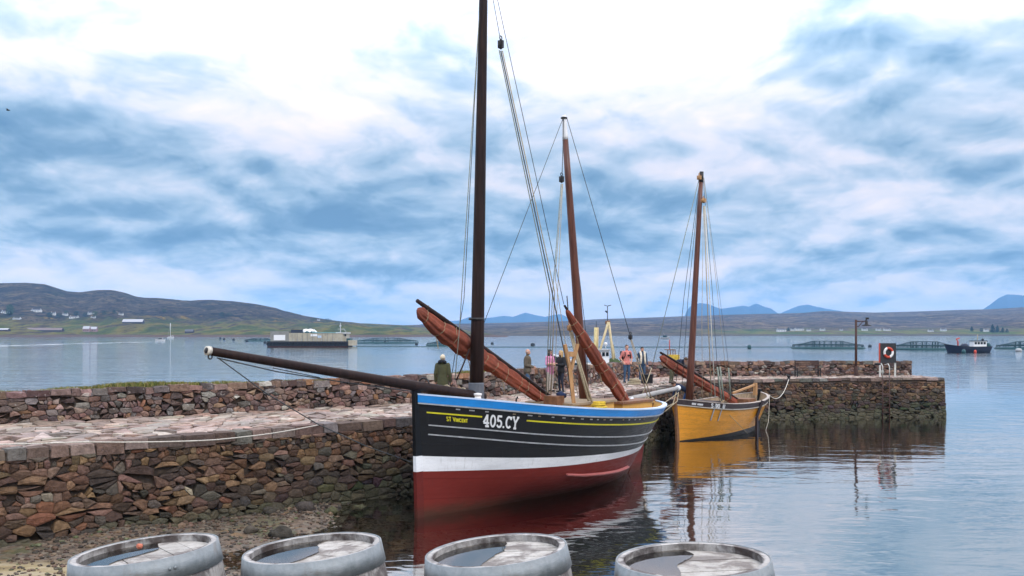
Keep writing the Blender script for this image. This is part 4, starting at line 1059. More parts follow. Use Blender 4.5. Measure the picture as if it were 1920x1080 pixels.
# beaching leg strapped to the side, chain plates, tiller, thwart
ul = HS.u_at(SM, 1422, .3); m_ = MB(); a = HS.on(ul, HS.zr(ul) + .05, .07); b = HS.on(ul, .75, .09); c_ = Vector((b.x, b.y, -.4)); m_.beam(a, b, .17, .09); m_.beam(b, c_, .17, .09); m_.build('beaching_leg', M_DRAIL, sk)
for px in (1338, 1352):
    u = HS.u_at(SM, px, .3); m_ = MB(); m_.beam(HS.on(u, HS.zr(u) - .02, .04), HS.on(u, HS.zr(u) - .72, .025), .07, .02); m_.build('chain_plate', M_GLINE, h2)
m_ = MB(); tp = SX @ W2(1416, 735, 44.6); m_.beam(tp - Vector((0, 0, .15)), tp + Vector((0, 0, .42)), .13, .16); m_.beam(SX @ W2(1374, 737, 42.6), tp + Vector((-.1, 0, .33)), .08, .08); m_.build('tiller', M_WWOOD, sk)
for x in (4.4, 5.6, 6.5): bxs_ = MB(); bxs_.box((x, 0, HS.zr(x / HS.L) - .22), (.3, 2 * HS._c(HS.hb, x / HS.L) - .35, .05)); bxs_.build('thwart', M_DECK, sk)
m_ = MB(); m_.box((6.1, -.1, HS.zr(.8) - .2), (.8, .9, .34)); m_.build('engine_box', M_BRWOOD, sk)
m_ = MB(); m_.box((2.6, .1, HS.zr(.34) - .12), (1.3, 1.0, .36)); m_.build('fore_hatch', M_DRAIL, sk)
lettering(HS, 'S', HS.u_at(SM, 1333, .15), .205, .17, .2, M_WP, r2, .05); lettering(HS, '90', HS.u_at(SM, 1341, .15), .205, .17, .2, M_WP, r2, .05); lettering(HS, 'U', HS.u_at(SM, 1355, .15), .205, .17, .2, M_WP, r2, .05)
un = HS.u_at(SM, 1297, .12); ue = HS.u_at(SM, 1318, .12)      # a small name too blurred to read: two short rows of pale strokes
for k_ in range(11):
    if k_ == 4: continue
    u = lerp(un, ue, k_ / 11); HS.ribbon(u, u + (ue - un) / 11 * .7, lambda q_: HS.zr(q_) - .12, .075, .036, 2, (-1,)).build('name_mark', M_WP, r2)
ms2 = mast(sk, SX, W2(1292, 752, 39.6), W2(1315, 328, 39.7), .155, .085, M_MAST2, 'mast')
m_ = MB(); m_.tube([SX @ W2(1314.5, 342, 39.7), SX @ W2(1315.5, 322, 39.7)], [.095, .085], 12); m_.build('masthead', M_IRON, ms2, True)
block(sk, SX, W2(1311, 333, 39.6), .22, .09, M_WWOOD); block(sk, SX, W2(1319, 376, 39.6), .22, .10, M_WWOOD)
bundle(sk, W2(1240, 662, 40.2), W2(1393, 755, 43.2), [(0, .05), (.03, .14), (.2, .19), (.5, .19), (.8, .17), (1, .10)], [.17, .22, .22, .17], .075, M_MAST, SX, 4.1, 9, .06)
def sg(pts, r=.012, mat=None, name='rope', sag=0.0): return rope(sk, SX, [W2(*p) for p in pts], r, mat or M_ROPE, name, sag)
sg([(1311, 335, 39.7), (1260, 540, 38.9), (1222, 690, 38.2), (1258, 748, 38.5)], .014, M_ROPEG, 'forestay') if False else sg([(1311, 335, 39.7), (1222, 690, 38.0)], .014, M_ROPEG, 'forestay'); sg([(1222, 690, 38.0), (1200, 752, 37.4)], .018, M_ROPE, 'forestay_tackle')
sg([(1312, 336, 39.7), (1282, 560, 40.2), (1268, 715, 40.6)], .011, M_ROPED, 'shroud'); sg([(1312, 338, 39.7), (1290, 560, 40.2), (1279, 725, 40.6)], .010, M_ROPED, 'shroud')
sg([(1320, 386, 39.6), (1326, 560, 39.3), (1334, 742, 39.1)], .022, M_ROPE, 'halyard'); sg([(1322, 386, 39.6), (1333, 600, 39.2), (1341, 745, 39.0)], .020, M_ROPEW, 'halyard'); sg([(1319, 386, 39.6), (1316, 600, 39.3), (1317, 748, 39.1)], .010, M_ROPE, 'halyard')
sg([(1318, 330, 39.7), (1335, 540, 39.4), (1349, 752, 39.0)], .010, M_ROPED, 'shroud'); sg([(1319, 332, 39.7), (1342, 520, 39.4), (1366, 742, 39.2)], .008, M_ROPE, 'shroud'); sg([(1320, 334, 39.7), (1350, 560, 39.6), (1374, 745, 39.6)], .007, M_ROPED, 'shroud')
for a, b in (((1345, 688, 39.1), (1353, 752, 39.0)), ((1350, 688, 39.1), (1357, 750, 39.0)), ((1366, 690, 39.2), (1370, 748, 39.3))): sg([a, b], .034, M_ROPEG, 'deadeye_lashing')
sg([(1362, 772, 39.6), (1402, 813, 40.4)], .010, M_ROPE, 'line'); sg([(1443, 740, 44.2), (1441, 790, 43.4), (1436, 806, 43.0), (1441, 830, 41)], .010, M_ROPEW, 'line')
# mooring rope to the pier, and the long rope along the near wall
m_ = MB(); A_, B_ = W2(1443, 742, 44.4), W2(1479, 711, 48.2); K = 12
m_.tube([A_.lerp(B_, i / K) - Vector((0, 0, .42 * 4 * (i / K) * (1 - i / K) * (1 + .3 * (i / K)))) for i in range(K + 1)], .017, 6); tag(m_.build('mooring_rope', M_ROPEW, None, True), 'slack pale mooring rope from the yellow boat stern up to the pier edge', 'rope')
m_ = MB(); pts = [onz(x, y, 2.075) for x, y in ((-40, 834), (60, 832), (150, 829))] + [(lambda p: p + (Vector((0, 0, CH)) - p).normalized() * .42)(onz(x, y, 2.0)) for x, y in ((260, 829), (380, 826), (450, 820), (520, 811))] + [onz(597, 797, 2.04)]
m_.tube(catmull(pts, 5), .014, 6); tag(m_.build('mooring_rope', M_ROPEW, None, True), 'thin white rope stretched along the edge of the near pier deck', 'rope')
# ------------------------------------------------------------------ oak barrels in the foreground
def m_oak(name, a, b, dark, amt, rim=False):
    m, t = newmat(name); q = NT(t); ob = q.n('ShaderNodeTexCoord').outputs['Object']; oi = q.n('ShaderNodeObjectInfo').outputs['Random']
    f = q.noise(ob, 26, 6, .7, .3, (1, 1, .12)); g = q.n('ShaderNodeNewGeometry').outputs['Position']; g2 = q.noise(g, 6, 6, .65, .5); g4 = q.noise(g, 38, 5, .7, .3)
    cc = q.mix(q.smooth(f, .3, .7), a, b); cc = q.mix(q.math('MULTIPLY', oi, .40), cc, tuple(c * .5 for c in a))
    cc = q.mix(q.smooth(g2, .46, .60, 0, amt), cc, dark); cc = q.mix(q.smooth(g4, .55, .70, 0, .5), cc, tuple(c * .45 for c in a))
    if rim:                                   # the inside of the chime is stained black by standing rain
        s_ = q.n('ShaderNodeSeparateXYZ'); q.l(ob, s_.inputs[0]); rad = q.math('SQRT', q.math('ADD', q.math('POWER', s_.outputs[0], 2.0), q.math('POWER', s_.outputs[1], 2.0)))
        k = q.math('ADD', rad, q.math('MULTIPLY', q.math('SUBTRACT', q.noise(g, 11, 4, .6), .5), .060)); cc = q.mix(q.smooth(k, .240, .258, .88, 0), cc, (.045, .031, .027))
    q.out(cc, .8, 0, q.bump(q.math('ADD', f, g4), .7, .008), Specular_IOR_Level=.25); return m
M_OAK = m_oak('weathered_oak', (.34, .325, .31), (.50, .48, .455), (.075, .062, .062), .8, True)
M_HEAD = m_oak('barrel_head_oak', (.36, .335, .30), (.53, .51, .475), (.12, .10, .092), .75)
m, t = newmat('galvanised_hoop'); q = NT(t); ob = q.n('ShaderNodeTexCoord').outputs['Object']
f = q.noise(ob, 14, 6, .7, .4); f3 = q.noise(ob, 60, 3, .6, 0, (1, 1, 3))
cc = q.mix(q.smooth(f, .3, .7), (.17, .195, .205), (.29, .315, .325)); cc = q.mix(q.smooth(q.noise(ob, 5, 6, .7, .6), .52, .70, 0, .75), cc, (.13, .10, .075))
q.out(cc, q.smooth(f, .3, .7, .50, .72), .35, q.bump(q.math('ADD', f3, f), .35, .004)); M_HOOP = m
m, t = newmat('rain_puddle'); q = NT(t); ob = q.n('ShaderNodeTexCoord').outputs['Object']
gl = q.n('ShaderNodeBsdfGlossy'); gl.inputs['Roughness'].default_value = .03; tr = q.n('ShaderNodeBsdfTransparent'); tr.inputs['Color'].default_value = (.76, .70, .63, 1)
fr = q.n('ShaderNodeFresnel'); fr.inputs['IOR'].default_value = 1.75; mxs = q.n('ShaderNodeMixShader'); q.l(q.math('POWER', fr.outputs[0], .8), mxs.inputs[0]); q.l(tr.outputs[0], mxs.inputs[1]); q.l(gl.outputs[0], mxs.inputs[2])
oo = q.n('ShaderNodeOutputMaterial'); q.l(mxs.outputs[0], oo.inputs[0]); M_PUD = m
BH = .90
def br_(z): return .271 + .036 * (1 - ((z / BH - .5) * 2) ** 2)
NST = 22
def stave_mesh():
    mb_ = MB(); rings = []; da = math.pi / NST * .985
    for i in range(11):
        z = BH * i / 10; ro = br_(z); ri = ro - (.026 if 1 <= i <= 9 else .021)
        rings.append([Vector((r_ * math.cos(a), r_ * math.sin(a), z)) for r_, a in ((ro, -da), (ro + .002, 0), (ro, da), (ri, da), (ri, -da))])
    mb_.loft(rings, caps=True); return mb_
def barrel(loc, tilt, label, pud, seed):
    b = thing('oak_barrel', label, 'barrel', loc, seed * .7, 'oak barrels standing in a row in the foreground'); b.rotation_euler = (tilt[1], tilt[0], 0)
    global STAVE
    for k in range(NST):
        if STAVE is None: o_ = stave_mesh().build('stave', M_OAK, b); STAVE = o_
        else: o_ = bpy.data.objects.new('stave', STAVE.data); C.objects.link(o_); o_.parent = b
        o_.rotation_euler = (0, 0, 2 * math.pi * k / NST + seed)
    for z0, z1 in ((.822, .902), (.69, .735), (.58, .62), (.28, .32), (.165, .21), (0, .078)):
        h = MB(); n_ = 44; prof = [(br_(z0) + .003, z0), (br_(z0) + .0075, z0), (br_(min(z1, BH)) + .0075, z1), (br_(min(z1, BH)) + .001, z1), (br_(min(z1, BH)) + .001, z1 - .004)]
        h.lathe(prof, n_); ho = h.build('hoop', M_HOOP, b, True)
        a0 = seed * 2.1 - 1.75
        rv = MB()
        for da in (0, .07):
            r_ = br_((z0 + z1) / 2) + .009; rv.ball((r_ * math.cos(a0 + da), r_ * math.sin(a0 + da), (z0 + z1) / 2), (.007, .007, .007), 8, 5)
        rv.build('rivet', M_HOOP, ho, True)
    rh = .249; zt = BH - .027; nb = 6; ang = .5 + seed * .25; ca, sa = math.cos(ang), math.sin(ang)
    for k in range(nb):
        x0, x1 = -rh + 2 * rh * k / nb + .0015, -rh + 2 * rh * (k + 1) / nb - .0015; poly = []
        xs_k = np.linspace(x0, x1, 5)
        poly = [(x, -math.sqrt(max(0, rh * rh - x * x))) for x in xs_k] + [(x, math.sqrt(max(0, rh * rh - x * x))) for x in xs_k[::-1]]
        pb = MB(); pb.prism([(x * ca - y * sa, x * sa + y * ca) for x, y in poly], zt - .022, zt + random.uniform(-.001, .0015)); pb.build('head_board', M_HEAD, b)
    # rain lying on the low side of the head
    p_ = []; NP = 60
    for k in range(NP):
        a = 2 * math.pi * k / NP; x, y = rh * .995 * math.cos(a), rh * .995 * math.sin(a)
        lim = pud - .07 + .09 * noise.noise((y * 5, seed, 0)) + .015 * noise.noise((y * 21, seed, 3)) + .25 * y
        p_.append((min(x, lim), y))
    pw = MB(); pw.prism(p_, zt + .0030, zt + .0045); pw.build('rain_puddle', M_PUD, b)
    return b
STAVE = None
# (centre px, rim row, distance, lean left, puddle edge)
for i, (px, py, Y, tl, pud, lab) in enumerate(((272, 1030, 3.78, -5.5, .02, 'weathered oak barrel with galvanised hoop, leftmost of the four, a red stone on its lid'),
        (586, 1027, 3.90, -5.0, .04, 'weathered oak barrel with galvanised hoop, second from the left, in front of the shingle'),
        (930, 1031, 3.75, -5.5, .06, 'weathered oak barrel with galvanised hoop, third from the left, below the black boat'),
        (1299, 1048, 3.48, -2.4, .05, 'weathered oak barrel with galvanised hoop, rightmost of the four, in front of open water'))):
    top = at(px, py, Y); tlr = R(tl); up = Vector((math.sin(tlr), 0, math.cos(tlr)))
    barrel(top - up * BH, (tlr, 0), lab, pud, i * 1.3 + .4)
# bits on the first lid
m_ = MB(); m_.ball(at(262, 1024, 3.83) + Vector((0, 0, .0)), (.013, .011, .012), 8, 6, (.40, .13, .08), None, .6)
tag(m_.build('red_stone', vcol('lid_stone', .8, 40, .4, .004), None, attr=True), 'small red stone lying on the lid of the leftmost barrel', 'stone')

# ------------------------------------------------------------------ people
def skinmat(n, c, r=.6): return plain(n, c, r, var=.08, scale=20)
M_SKIN = skinmat('skin', (.50, .28, .20)); M_EYE = plain('eye_dark', (.02, .015, .012), .3)
def clothm(n, c): return plain(n, c, .85, var=.22, scale=14, bump=.4, bdist=.01)
ARMS = {'down': ((.135, .015, .645), (.145, -.03, .50)), 'front': ((.142, .02, .64), (.035, -.13, .60)), 'pocket': ((.168, .045, .65), (.112, -.045, .535)),
        'hold': ((.140, -.01, .655), (.045, -.19, .665)), 'reach': ((.12, -.14, .80), (.075, -.29, .77)), 'side': ((.15, -.03, .65), (.17, -.16, .62))}
def person(label, loc, rz, h, mats, arms=('down', 'down'), lean=0, hair=None, long_hair=False, sleeves='long', coat=0.0, wide=1.0, stance=.055, head_turn=0, crouch=0.0, group='people on the pier and in the boats', build_=1.0):
    p = thing('person', label, 'person', loc, rz, group)
    hipz = .515 - crouch; cl_, sl_ = math.cos(R(lean)), math.sin(R(lean))
    def T(v):                                  # bend of the upper body about the hips, forward is -y
        x, y, z = v; dz = z - hipz
        if dz < -.02: return Vector((x, y, z)) * h
        k = min(1, (dz + .02) / .06); c_, s_ = math.cos(R(lean * k)), math.sin(R(lean * k))
        return Vector((x, y * c_ - dz * s_, hipz + y * s_ + dz * c_)) * h
    dz0 = -crouch
    U = lambda x, y, z: T((x, y, z + dz0))
    segs = []; mb_ = MB()
    def cap(a, b, ra, rb, mi):
        ra *= h; rb *= h; mb_.tube([a, a.lerp(b, .35), a.lerp(b, .7), b], [ra, lerp(ra, rb, .3), lerp(ra, rb, .7), rb], 12); mb_.ball(a, ra, 12, 8); mb_.ball(b, rb, 12, 8); segs.append((a, b, (ra + rb) / 2, mi))
    # torso as stacked ellipses
    prof = [(.47, .080, .062), (.52, .092, .070), (.58, .082, .062), (.63, .078, .060), (.70, .088, .066), (.77, .094, .064), (.815, .088, .052), (.84, .050, .040)]
    if coat: prof = [(.515 - coat, .112, .088), (.50 - coat * .4, .108, .084)] + [(z, a * 1.16, b * 1.22) for z, a, b in prof[1:]]
    rings = []
    for z, a, b in prof:
        a *= build_; b *= build_
        rings.append([U(a * math.cos(t_), b * math.sin(t_), z) for t_ in np.linspace(0, 2 * math.pi, 17)[:-1]])
    mb_.loft(rings, caps=True)
    for (z, a, b), (z2, a2, b2) in zip(prof, prof[1:]): segs.append((U(0, 0, z), U(0, 0, z2), (a + b) / 2 * h * 1.0, 1 if z >= .50 or coat else 2))
    cap(U(0, .006, .83), U(0, -.004, .885), .033, .031, 0)
    hc = U(0, -.012, .932); 
    # head: skull, jaw, nose, ears
    hr = Matrix.Rotation(R(head_turn), 3, 'Z') @ Matrix.Rotation(R(lean * .8), 3, 'X')
    def Hd(x, y, z): return hc + hr @ (Vector((x, y, z)) * h)
    mb_.ball(Hd(0, .006, .010), (.046 * h, .055 * h, .058 * h), 14, 10, rot=hr); mb_.ball(Hd(0, -.014, -.026), (.036 * h, .040 * h, .038 * h), 12, 8, rot=hr)
    mb_.ball(Hd(0, -.054, -.010), (.0085 * h, .011 * h, .014 * h), 8, 6, rot=hr)
    for s_ in (-1, 1): mb_.ball(Hd(s_ * .047, .006, -.004), (.006 * h, .012 * h, .017 * h), 8, 6, rot=hr)
    segs.append((Hd(0, 0, -.03), Hd(0, 0, .03), .05 * h, 0))
    fing = MB()
    for s_, a_ in zip((-1, 1), arms):
        e_, w_ = ARMS[a_]; sh = U(s_ * .100, .004, .808); el = U(s_ * e_[0], e_[1], e_[2]); wr = U(s_ * w_[0], w_[1], w_[2])
        fat = 1.25 if coat else 1.0
        cap(sh, el, .037 * fat, .029 * fat, 1); cap(el, wr, .027 * fat, .019 * fat, 1 if sleeves == 'long' else 0)
        d = (wr - el).normalized(); pm = wr + d * .045 * h; cap(wr, pm, .016, .021, 0)
        sd_ = d.cross(Vector((0, 1, 0)) if abs(d.y) < .8 else Vector((1, 0, 0))).normalized(); cu = d.cross(sd_)
        for k in range(4):
            o_ = pm + sd_ * ((k - 1.5) * .0105 * h); l_ = (.030, .036, .034, .026)[k] * h
            fing.tube([o_, o_ + d * l_ * .6, o_ + d * l_ * .95 + cu * l_ * .45], [.0055 * h, .005 * h, .004 * h], 6)
        o_ = wr + sd_ * (-.02 * h) + d * .012 * h; fing.tube([o_, o_ - sd_ * .012 * h + d * .022 * h, o_ - sd_ * .012 * h + d * .040 * h], [.006 * h, .0055 * h, .0045 * h], 6)
    for s_ in (-1, 1):
        hp = Vector((s_ * .048, 0, hipz - .02)) * h; kn = Vector((s_ * stance * 1.05, -.015 - crouch * .9, .285 - crouch * .35)) * h; an = Vector((s_ * stance * 1.1, .012, .050)) * h; toe = Vector((s_ * stance * 1.3, -.088, .020)) * h; hl = Vector((s_ * stance * 1.1, .028, .022)) * h
        cap(hp, kn, .056 * min(wide, 1.15), .037 * wide, 2); cap(kn, an, .036 * wide, .026 * wide ** 1.5, 2); cap(hl, toe, .024, .020, 3); cap(an, hl, .025, .024, 3)
    tmp = mb_.build('body_tmp', M_SKIN, p)
    rm = tmp.modifiers.new('r', 'REMESH'); rm.mode = 'VOXEL'; rm.voxel_size = .017 * h / 1.7; sm = tmp.modifiers.new('s', 'SMOOTH'); sm.factor = .5; sm.iterations = 3
    dg = bpy.context.evaluated_depsgraph_get(); me = bpy.data.meshes.new_from_object(tmp.evaluated_get(dg)); bpy.data.objects.remove(tmp)
    nv = len(me.vertices); co = np.zeros(nv * 3); me.vertices.foreach_get('co', co); co = co.reshape(-1, 3)
    best = np.full(nv, 1e9); idx = np.zeros(nv, int)
    for a, b, r_, mi in segs:
        a, b = np.array(a), np.array(b); ab = b - a; tt = np.clip(((co - a) @ ab) / max(1e-9, ab @ ab), 0, 1); d = np.linalg.norm(co - (a + tt[:, None] * ab), axis=1) - r_
        k = d < best; best[k] = d[k]; idx[k] = mi
    if coat:                                    # the coat covers hips and thighs
        lim = (.515 - coat) * h
        k = (co[:, 2] > lim) & (idx == 2); idx[k] = 1
    vs = co.tolist(); fs = [tuple(q_.vertices) for q_ in me.polygons]; bpy.data.meshes.remove(me)
    fm_ = [int(idx[f[0]]) for f in fs]
    body = MB(); body.add(vs, fs); body.mi = fm_; body.add(fing.v, fing.f, None, 0)
    body.build('body', [M_SKIN, mats[0], mats[1], mats[2]], p, True)
    for s_ in (-1, 1):
        e2 = MB(); e2.ball(Hd(s_ * .017, -.047, .004), .0062 * h, 8, 6); e2.build('eye', M_EYE, p, True)
    if hair:
        hm = MB(); hm.ball(Hd(0, .014, .020), (.052 * h, .058 * h, .058 * h), 16, 12, rot=hr, jit=.12)
        if long_hair:
            hm.ball(Hd(0, .036, -.035), (.050 * h, .030 * h, .085 * h), 14, 10, rot=hr, jit=.25)
            for s_ in (-1, 1): hm.ball(Hd(s_ * .042, -.004, -.050), (.014 * h, .022 * h, .065 * h), 10, 8, rot=hr, jit=.3)
        hm.build('hair', hair, p, True)
    p['_h'] = h
    def extra(name, mb2, mat): return mb2.build(name, mat, p, True)
    return p, U, Hd, extra
def onpier(px, Y): q_ = at(px, 0, Y); return (q_.x, q_.y, ZD + .004)
HR_D = plain('dark_hair', (.015, .011, .010), .5, var=.3, scale=40); HR_B = plain('blond_hair', (.42, .28, .12), .55, var=.3, scale=40); HR_G = plain('grey_hair', (.38, .36, .34), .6, var=.3, scale=40); HR_BR = plain('brown_hair', (.06, .035, .02), .5, var=.3, scale=40); HR_P = plain('pale_hair', (.58, .50, .36), .6, var=.2, scale=40)
JE = clothm('blue_jeans', (.045, .085, .15)); SH = plain('dark_shoe', (.02, .018, .016), .5); BLK = clothm('black_cloth', (.012, .012, .014))
# 1 green parka, back turned
pp, U, Hd, ex = person('person in a long olive green parka with dark hood, back turned, behind the bowsprit', onpier(830, 30.0), R(172), 1.66, (clothm('olive_parka', (.060, .062, .028)), BLK, SH), hair=HR_P, coat=.20, wide=1.1)
m_ = MB(); m_.torus(U(0, .035, .86), .095, .048, Matrix.Rotation(R(25), 3, 'X'), 18, 8); ex('hood', m_, clothm('dark_hood', (.018, .020, .026)))
# 2 man in brown jacket facing right
pp, U, Hd, ex = person('balding man in a brown grey jacket and jeans, turned right towards two women', onpier(989, 37.0), R(80), 1.72, (clothm('brown_jacket', (.095, .078, .055)), JE, SH), ('front', 'front'), hair=None, build_=1.1, coat=.03)
m_ = MB(); m_.torus(Hd(0, .012, .004), .047 * 1.72, .016, Matrix.Rotation(R(-14), 3, 'X'), 18, 6, a0=-.5, a1=math.pi + .5); ex('hair', m_, HR_G)
# 3 woman in pink
pp, U, Hd, ex = person('woman in a pink shirt and pale wide trousers with dark hair and sunglasses', onpier(1031, 38.3), R(52), 1.68, (clothm('pink_shirt', (.62, .25, .40)), clothm('stone_trousers', (.47, .42, .36)), SH), ('hold', 'hold'), hair=HR_D, long_hair=True, sleeves='short', wide=1.35, stance=.06, coat=.04)
m_ = MB()
for s_ in (-1, 1): m_.ball(Hd(s_ * .018, -.050, .005), (.026, .014, .02), 10, 6)
ex('sunglasses', m_, M_EYE)
# 4 woman in black with fair hair
pp, U, Hd, ex = person('fair haired woman all in black, facing the woman in pink', onpier(1052, 38.0), R(-55), 1.64, (BLK, clothm('dark_navy_trousers', (.016, .020, .034)), SH), ('hold', 'hold'), hair=HR_B, long_hair=True, wide=.95, coat=.03)
# 5 man in salmon shirt with rucksack
pp, U, Hd, ex = person('man in a salmon T-shirt and jeans with a dark rucksack, hands in pockets', onpier(1175, 45.2), R(18), 1.78, (clothm('salmon_shirt', (.60, .21, .18)), JE, SH), ('pocket', 'pocket'), hair=None, sleeves='short', build_=1.12)
m_ = MB(); m_.box(U(-.02, .115, .70), (.34, .20, .46)); ex('rucksack', m_, BLK)
for s_ in (-1, 1):
    m_ = MB(); m_.tube([U(s_ * .07, .05, .84), U(s_ * .068, -.055, .80), U(s_ * .075, -.078, .72), U(s_ * .095, -.02, .64)], .022, 6); ex('rucksack_strap', m_, BLK)
m_ = MB(); m_.ball(Hd(0, .014, .024), (.047 * 1.78, .055 * 1.78, .052 * 1.78), 14, 10); ex('hair', m_, HR_BR)
m_ = MB(); m_.ball(U(.02, -.083, .72), (.07, .012, .045), 10, 6); ex('shirt_print', m_, BLK)
# 6 woman with cream scarf
pp, U, Hd, ex = person('dark haired woman in blue with a long cream scarf, beside the man in salmon', onpier(1204, 45.6), R(8), 1.68, (clothm('teal_jacket', (.030, .065, .12)), JE, SH), ('down', 'down'), hair=HR_D)
for s_ in (-1, 1):
    m_ = MB(); m_.tube([U(s_ * .035, .05, .86), U(s_ * .058, -.045, .845), U(s_ * .052, -.088, .74), U(s_ * .06, -.092, .60), U(s_ * .062, -.09, .52)], [.05, .055, .05, .05, .04], 8); ex('scarf', m_, clothm('cream_scarf', (.62, .56, .45)))
# 7 stooping on the quay, 8 stooping in the yellow boat
pp, U, Hd, ex = person('person in olive trousers and navy top stooping at the pier edge behind the furled sail', onpier(1259, 44.8), R(60), 1.72, (clothm('navy_top', (.014, .022, .045)), clothm('olive_trousers', (.085, .085, .05)), SH), ('reach', 'reach'), 72, HR_BR, stance=.075)
b8 = SM @ Vector((1.55, .25, HS.zr(.2) - .36))
pp, U, Hd, ex = person('person in navy jumper and blue jeans bending over in the yellow boat bow', b8, R(-78), 1.72, (clothm('navy_jumper', (.012, .022, .055)), clothm('bright_jeans', (.03, .085, .24)), SH), ('reach', 'reach'), 62, HR_BR, stance=.08, crouch=.06)

# ------------------------------------------------------------------ things on the pier
M_RUST = plain('rusty_brown_iron', (.055, .028, .022), .6, .2, var=.35, scale=8, bump=.3, dirt=(.16, .05, .025), dirt_amt=.5)
b_ = at(1605, 0, 51.4); lp = thing('lamp_post', 'slim dark lamp post with a bracket arm standing against the sea wall', 'lamp post', (b_.x, b_.y, ZD)); X_ = lambda *a: Vector(a)
m_ = MB(); m_.tube([X_(0, 0, 0), X_(0, 0, 3.05)], [.075, .06], 10); m_.lathe([(.10, 0), (.10, .5), (.075, .55)], 12); m_.build('pole', M_RUST, lp, True)
m_ = MB(); m_.tube([X_(0, 0, 2.97), X_(.50, 0, 2.97)], .028, 8); m_.tube([X_(0, 0, 2.66), X_(.14, 0, 2.70), X_(.36, 0, 2.95)], .022, 8); m_.build('bracket', M_RUST, lp, True)
m_ = MB(); m_.lathe([(.03, .22), (.07, .2), (.075, .05), (.10, 0), (.26, -.06), (.26, -.085), (.02, -.06)], 16, (.56, 0, 2.80)); m_.build('lamp_shade', M_IRON, lp, True)
m_ = MB(); m_.tube([X_(.50, 0, 2.97), X_(.56, 0, 3.06), X_(.60, 0, 3.16)], .03, 8); m_.box((.60, 0, 3.12), (.14, .12, .10)); m_.build('floodlight', M_IRON, lp)
b_ = at(1664.5, 0, 50.9); rs_ = thing('lifebuoy_station', 'black lifebuoy board on two white posts near the pier head', 'lifebuoy board', (b_.x, b_.y, ZD))
M_BOARD = plain('black_board', (.020, .021, .024), .5, var=.3); M_WPOST = plain('white_worn_post', (.52, .52, .48), .6, var=.15); M_LRED = plain('lifebuoy_red', (.52, .06, .03), .5); M_LWH = plain('lifebuoy_white', (.78, .77, .74), .5)
m_ = MB(); m_.box((0, 0, 1.28), (.86, .09, 1.04)); m_.build('board', M_BOARD, rs_); m_ = MB(); m_.box((-.445, -.01, 1.28), (.03, .12, 1.04)); m_.build('edge_trim', M_LRED, rs_)
for x in (-.40, .40): m_ = MB(); m_.box((x, .03, .42), (.085, .06, .84)); m_.build('post', M_WPOST, rs_)
rr_ = Matrix.Rotation(R(90), 3, 'X')
ring = thing('lifebuoy', 'red and white ring lifebuoy hanging on the black board', 'lifebuoy', (b_.x + .0, b_.y - .10, ZD + 1.30))
for k in range(4):
    m_ = MB(); m_.torus((0, 0, 0), .215, .062, rr_, 10, 9, a0=k * math.pi / 2 + .35, a1=(k + 1) * math.pi / 2 + .35); m_.build('segment', (M_LRED, M_LWH)[k % 2], ring, True)
ring.scale = (1, 1, 1.1)
e_ = at(1646, 0, 49.75); ld = thing('ladder', 'dark steel ladder with white hand rails fixed to the pier wall', 'ladder', (e_.x, e_.y, 0))
ub = EDGE.l[int(np.argmin((EDGE.a[:, 0] - e_.x) ** 2 + (EDGE.a[:, 1] - e_.y) ** 2))]; Pl, Tl, Nl = EDGE.fr(ub); Pl = Vector((Pl.x, Pl.y, 0)) - ld.location
for x in (-.19, .19):
    q_ = Pl + Tl * x + Nl * .26; m_ = MB(); m_.tube([q_ + X_(0, 0, -.6), q_ + X_(0, 0, ZD + .02)], .032, 8); m_.build('stile', M_RUST, ld, True)
    m_ = MB(); m_.tube([q_ + X_(0, 0, ZD + .02), q_ + X_(0, 0, ZD + .62), q_ - Nl * .12 + X_(0, 0, ZD + .75), q_ - Nl * .42 + X_(0, 0, ZD + .70)], .024, 8); m_.build('hand_rail', M_WPOST, ld, True)
for k in range(9):
    q_ = Pl + Nl * .26 + X_(0, 0, -.3 + k * .28); m_ = MB(); m_.tube([q_ - Tl * .19, q_ + Tl * .19], .02, 6); m_.build('rung', M_RUST, ld, True)
m_ = MB(); q_ = Pl - Tl * .30 + X_(0, 0, ZD + .74); m_.ball(q_, (.22, .10, .07), 10, 6, jit=.4); m_.build('grab_cover', M_IRON, ld, True)
e_ = at(1515, 0, 51.45); bn = thing('bench', 'dark slatted bench against the sea wall left of the lamp post', 'bench', (e_.x, e_.y, ZD), R(3))
for i, z in enumerate((.62, .72, .82)): m_ = MB(); m_.box((0, .20, z), (1.3, .03, .075)); m_.build('back_slat', M_RUST, bn)
for y in (-.12, 0, .12): m_ = MB(); m_.box((0, y, .45), (1.3, .09, .03)); m_.build('seat_slat', M_RUST, bn)
for x in (-.63, .63): m_ = MB(); m_.box((x, .215, .44), (.05, .05, .88)); m_.box((x, -.14, .22), (.05, .05, .44)); m_.box((x, .03, .42), (.05, .36, .04)); m_.build('leg', M_IRON, bn)
m_ = MB(); e_ = at(1479, 0, 48.35); m_.lathe([(.09, 0), (.07, .06), (.06, .12), (.10, .15), (.11, .19), (.001, .21)], 12, (e_.x, e_.y, ZD)); tag(m_.build('bollard', M_IRON, None, True), 'small iron mooring bollard on the far pier edge', 'bollard')
e_ = at(1213, 0, 44.6); cr = thing('equipment_case', 'black equipment case with a lid standing on the pier by the scarf woman', 'case', (e_.x, e_.y, ZD))
m_ = MB(); m_.box((0, 0, .2), (.5, .32, .36)); m_.build('body', BLK, cr); m_ = MB(); m_.box((0, 0, .405), (.54, .36, .05)); m_.build('lid', M_IRON, cr); m_ = MB(); m_.torus((0, -.01, .45), .08, .012, rr_, 10, 5, a0=0, a1=math.pi); m_.build('handle', M_IRON, cr)
e_ = at(1190, 0, 43.6); m_ = MB()
